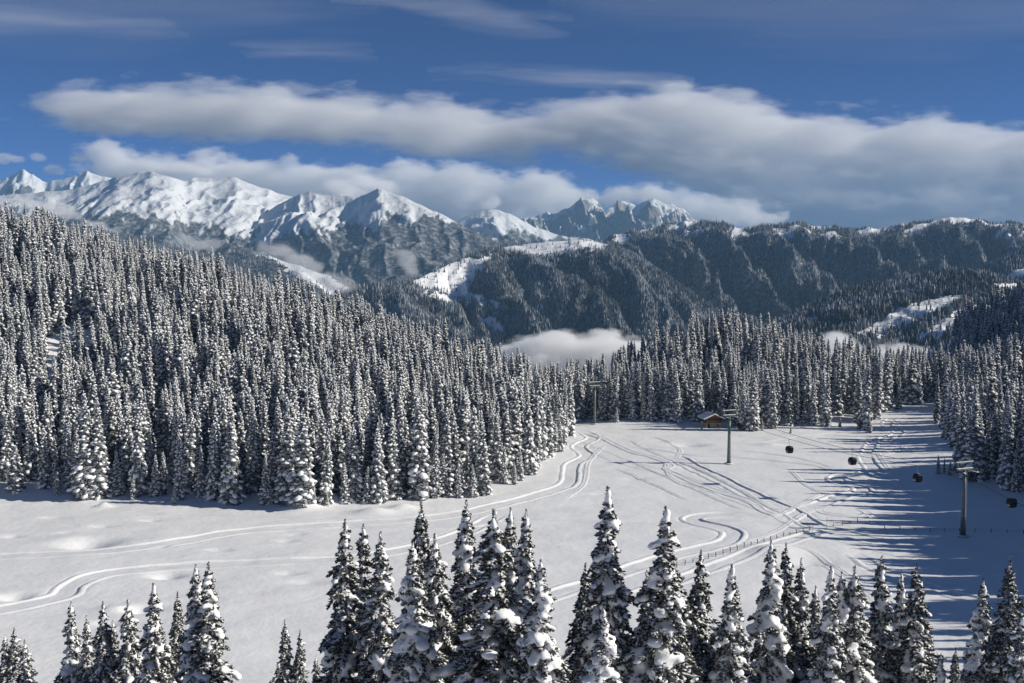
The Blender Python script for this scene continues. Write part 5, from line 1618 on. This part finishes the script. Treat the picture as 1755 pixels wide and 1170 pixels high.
cloud_bank('low grey cloud hanging on the rocky peaks', [(1015, 345), (1040, 330), (1090, 326), (1130, 322), (1160, 330), (1200, 338), (1270, 350), (1340, 372)], [(1015, 348), (1040, 352), (1100, 350), (1150, 372), (1200, 392), (1270, 392), (1340, 376)],
           21500.0, 700.0, 220.0, 220.0, 420.0, 1.6, 0.0026, 1.5, 9, 0.15)
def cirrus(label, top, bot, soft, dens, seed, D=34000.0, nscale=700.0, half_d=1200.0):
    cloud_bank(label, top, bot, D, half_d, soft, soft, nscale, 1.5, dens, 7.0, seed, 0.35, 'cirrus_cloud', 'cirrus streaks')
cirrus('thin white cirrus streak at the top edge of the sky', [(570, -2), (640, -6), (700, 0), (800, 8), (900, 30), (975, 45)], [(570, 0), (640, 8), (700, 18), (800, 34), (900, 48), (975, 47)], 260.0, 0.00016, 3)
cirrus('faint cirrus streaks in the upper left of the sky', [(-160, 12), (0, 12), (100, 24), (200, 34), (300, 45)], [(-160, 40), (0, 44), (100, 48), (200, 49), (300, 47)], 330.0, 0.00013, 4)
cirrus('feathery cirrus wisp above the tallest part of the cloud bank', [(740, 128), (850, 119), (950, 122), (1050, 129), (1120, 135), (1178, 147)], [(740, 131), (850, 133), (950, 138), (1050, 141), (1120, 146), (1178, 150)], 180.0, 0.00022, 5)
cirrus('short faint cirrus streak left of the middle of the sky', [(410, 85), (500, 78), (560, 79), (640, 86)], [(410, 87), (500, 91), (560, 91), (640, 88)], 160.0, 0.00014, 6)
cirrus('broad pale veil of high cloud along the top right of the sky', [(950, -30), (1200, -40), (1900, -40)], [(950, 20), (1200, 52), (1500, 66), (1900, 70)], 900.0, 0.000035, 7, 36000.0, 1500.0, 1800.0)
cirrus('pale veil of high cloud along the top left of the sky', [(-160, -40), (300, -40), (640, -10)], [(-160, 60), (100, 62), (300, 60), (640, 16)], 900.0, 0.000035, 8, 36000.0, 1500.0, 1800.0)
cloud('cloud', 'tiny white cloud scraps above the right cloud bank', 'cloud', [(1412, 176, 16, 4), (1490, 174, 14, 4), (1362, 194, 22, 3)], 30000.0, 1.0, 35, 70, 300, 53, v_thin)
cloud('cloud', 'tiny cloud scraps left of the cloud bank tip', 'cloud', [(825, 178, 24, 4), (840, 172, 20, 3), (5, 204, 12, 3)], 30000.0, 1.0, 35, 70, 300, 54, v_thin)

v_mist, v_mist_far = 0.05, 0.004
def mist(label, blobs, D, voxel, disp, ns, seed, m_):
    cloud('mist', label, 'mist', blobs, D, 1.3, voxel, disp, ns, seed, m_, 'stuff', 'mist in the valleys')
def fog(label, top, bot, D, half_d, soft, nscale, dens, seed):
    o = cloud_bank(label, top, bot, D, half_d, soft, soft, nscale, 1.5, dens, 1.5, seed, 0.2, 'mist', 'mist in the valleys')
    o['kind'] = 'stuff'; o['category'] = 'mist'
fog('white valley mist between the left wood and the middle wood', [(835, 612), (870, 592), (910, 578), (950, 572), (1000, 574), (1040, 576), (1080, 582), (1120, 596)], [(835, 660), (870, 668), (1000, 668), (1120, 650)], 1500.0, 70.0, 16.0, 42.0, 0.05, 11)
fog('mist puffs rising behind the wood right of the middle', [(1370, 612), (1400, 592), (1425, 578), (1450, 582), (1475, 600), (1500, 608), (1520, 590), (1545, 594), (1580, 598), (1615, 615)], [(1370, 650), (1450, 655), (1615, 650)], 1300.0, 50.0, 14.0, 34.0, 0.05, 12)
mist('mist patch in the left valley by the wood', [(562, 480, 24, 10), (585, 490, 20, 10), (545, 474, 14, 6)], 3300.0, 9, 22, 90, 63, v_mist_far)
mist('torn mist lying along the left valley side', [(452, 422, 16, 12), (480, 430, 26, 9), (510, 446, 28, 8), (535, 458, 20, 7)], 4600.0, 14, 36, 140, 64, v_mist_far)
mist('mist scraps on the wooded mountain foot at the left', [(318, 412, 14, 8), (345, 420, 22, 7), (365, 416, 10, 6)], 5000.0, 14, 30, 130, 65, v_mist_far)
mist('mist column in the side valley below the domed mountain', [(700, 446, 16, 14), (708, 462, 14, 12), (690, 434, 16, 7)], 5400.0, 14, 30, 130, 66, v_mist_far)
mist('cloud scarf across the shoulder of the left mountain', [(20, 342, 30, 6), (60, 350, 30, 7), (95, 358, 32, 9), (125, 368, 20, 8), (160, 385, 20, 7), (190, 398, 16, 6)], 6200.0, 18, 40, 170, 67, v_mist_far)
mist('cloud cap on the white dome', [(585, 318, 24, 9), (625, 312, 26, 12), (655, 318, 22, 12), (600, 328, 30, 8)], 8300.0, 22, 50, 220, 68, v_mist_far)
mist('cloud cap trailing over the white ridge crest', [(285, 288, 30, 7), (320, 288, 24, 8), (260, 283, 26, 5), (345, 292, 20, 6)], 9300.0, 22, 50, 220, 69, v_mist_far)
mist('small cloud cap on the white-capped mountain', [(835, 350, 16, 7), (848, 344, 12, 8)], 10900.0, 22, 50, 220, 70, v_mist_far)

hz_m = vol_mat('hazy_air', 0.000032, (0.38, 0.68, 1.0), 0.0)
tag(MB().box((0, 7400, 455), (26000, 16800, 1910)).build('haze', hz_m), 'thin blue haze filling the air over the valleys', 'haze', kind='stuff')
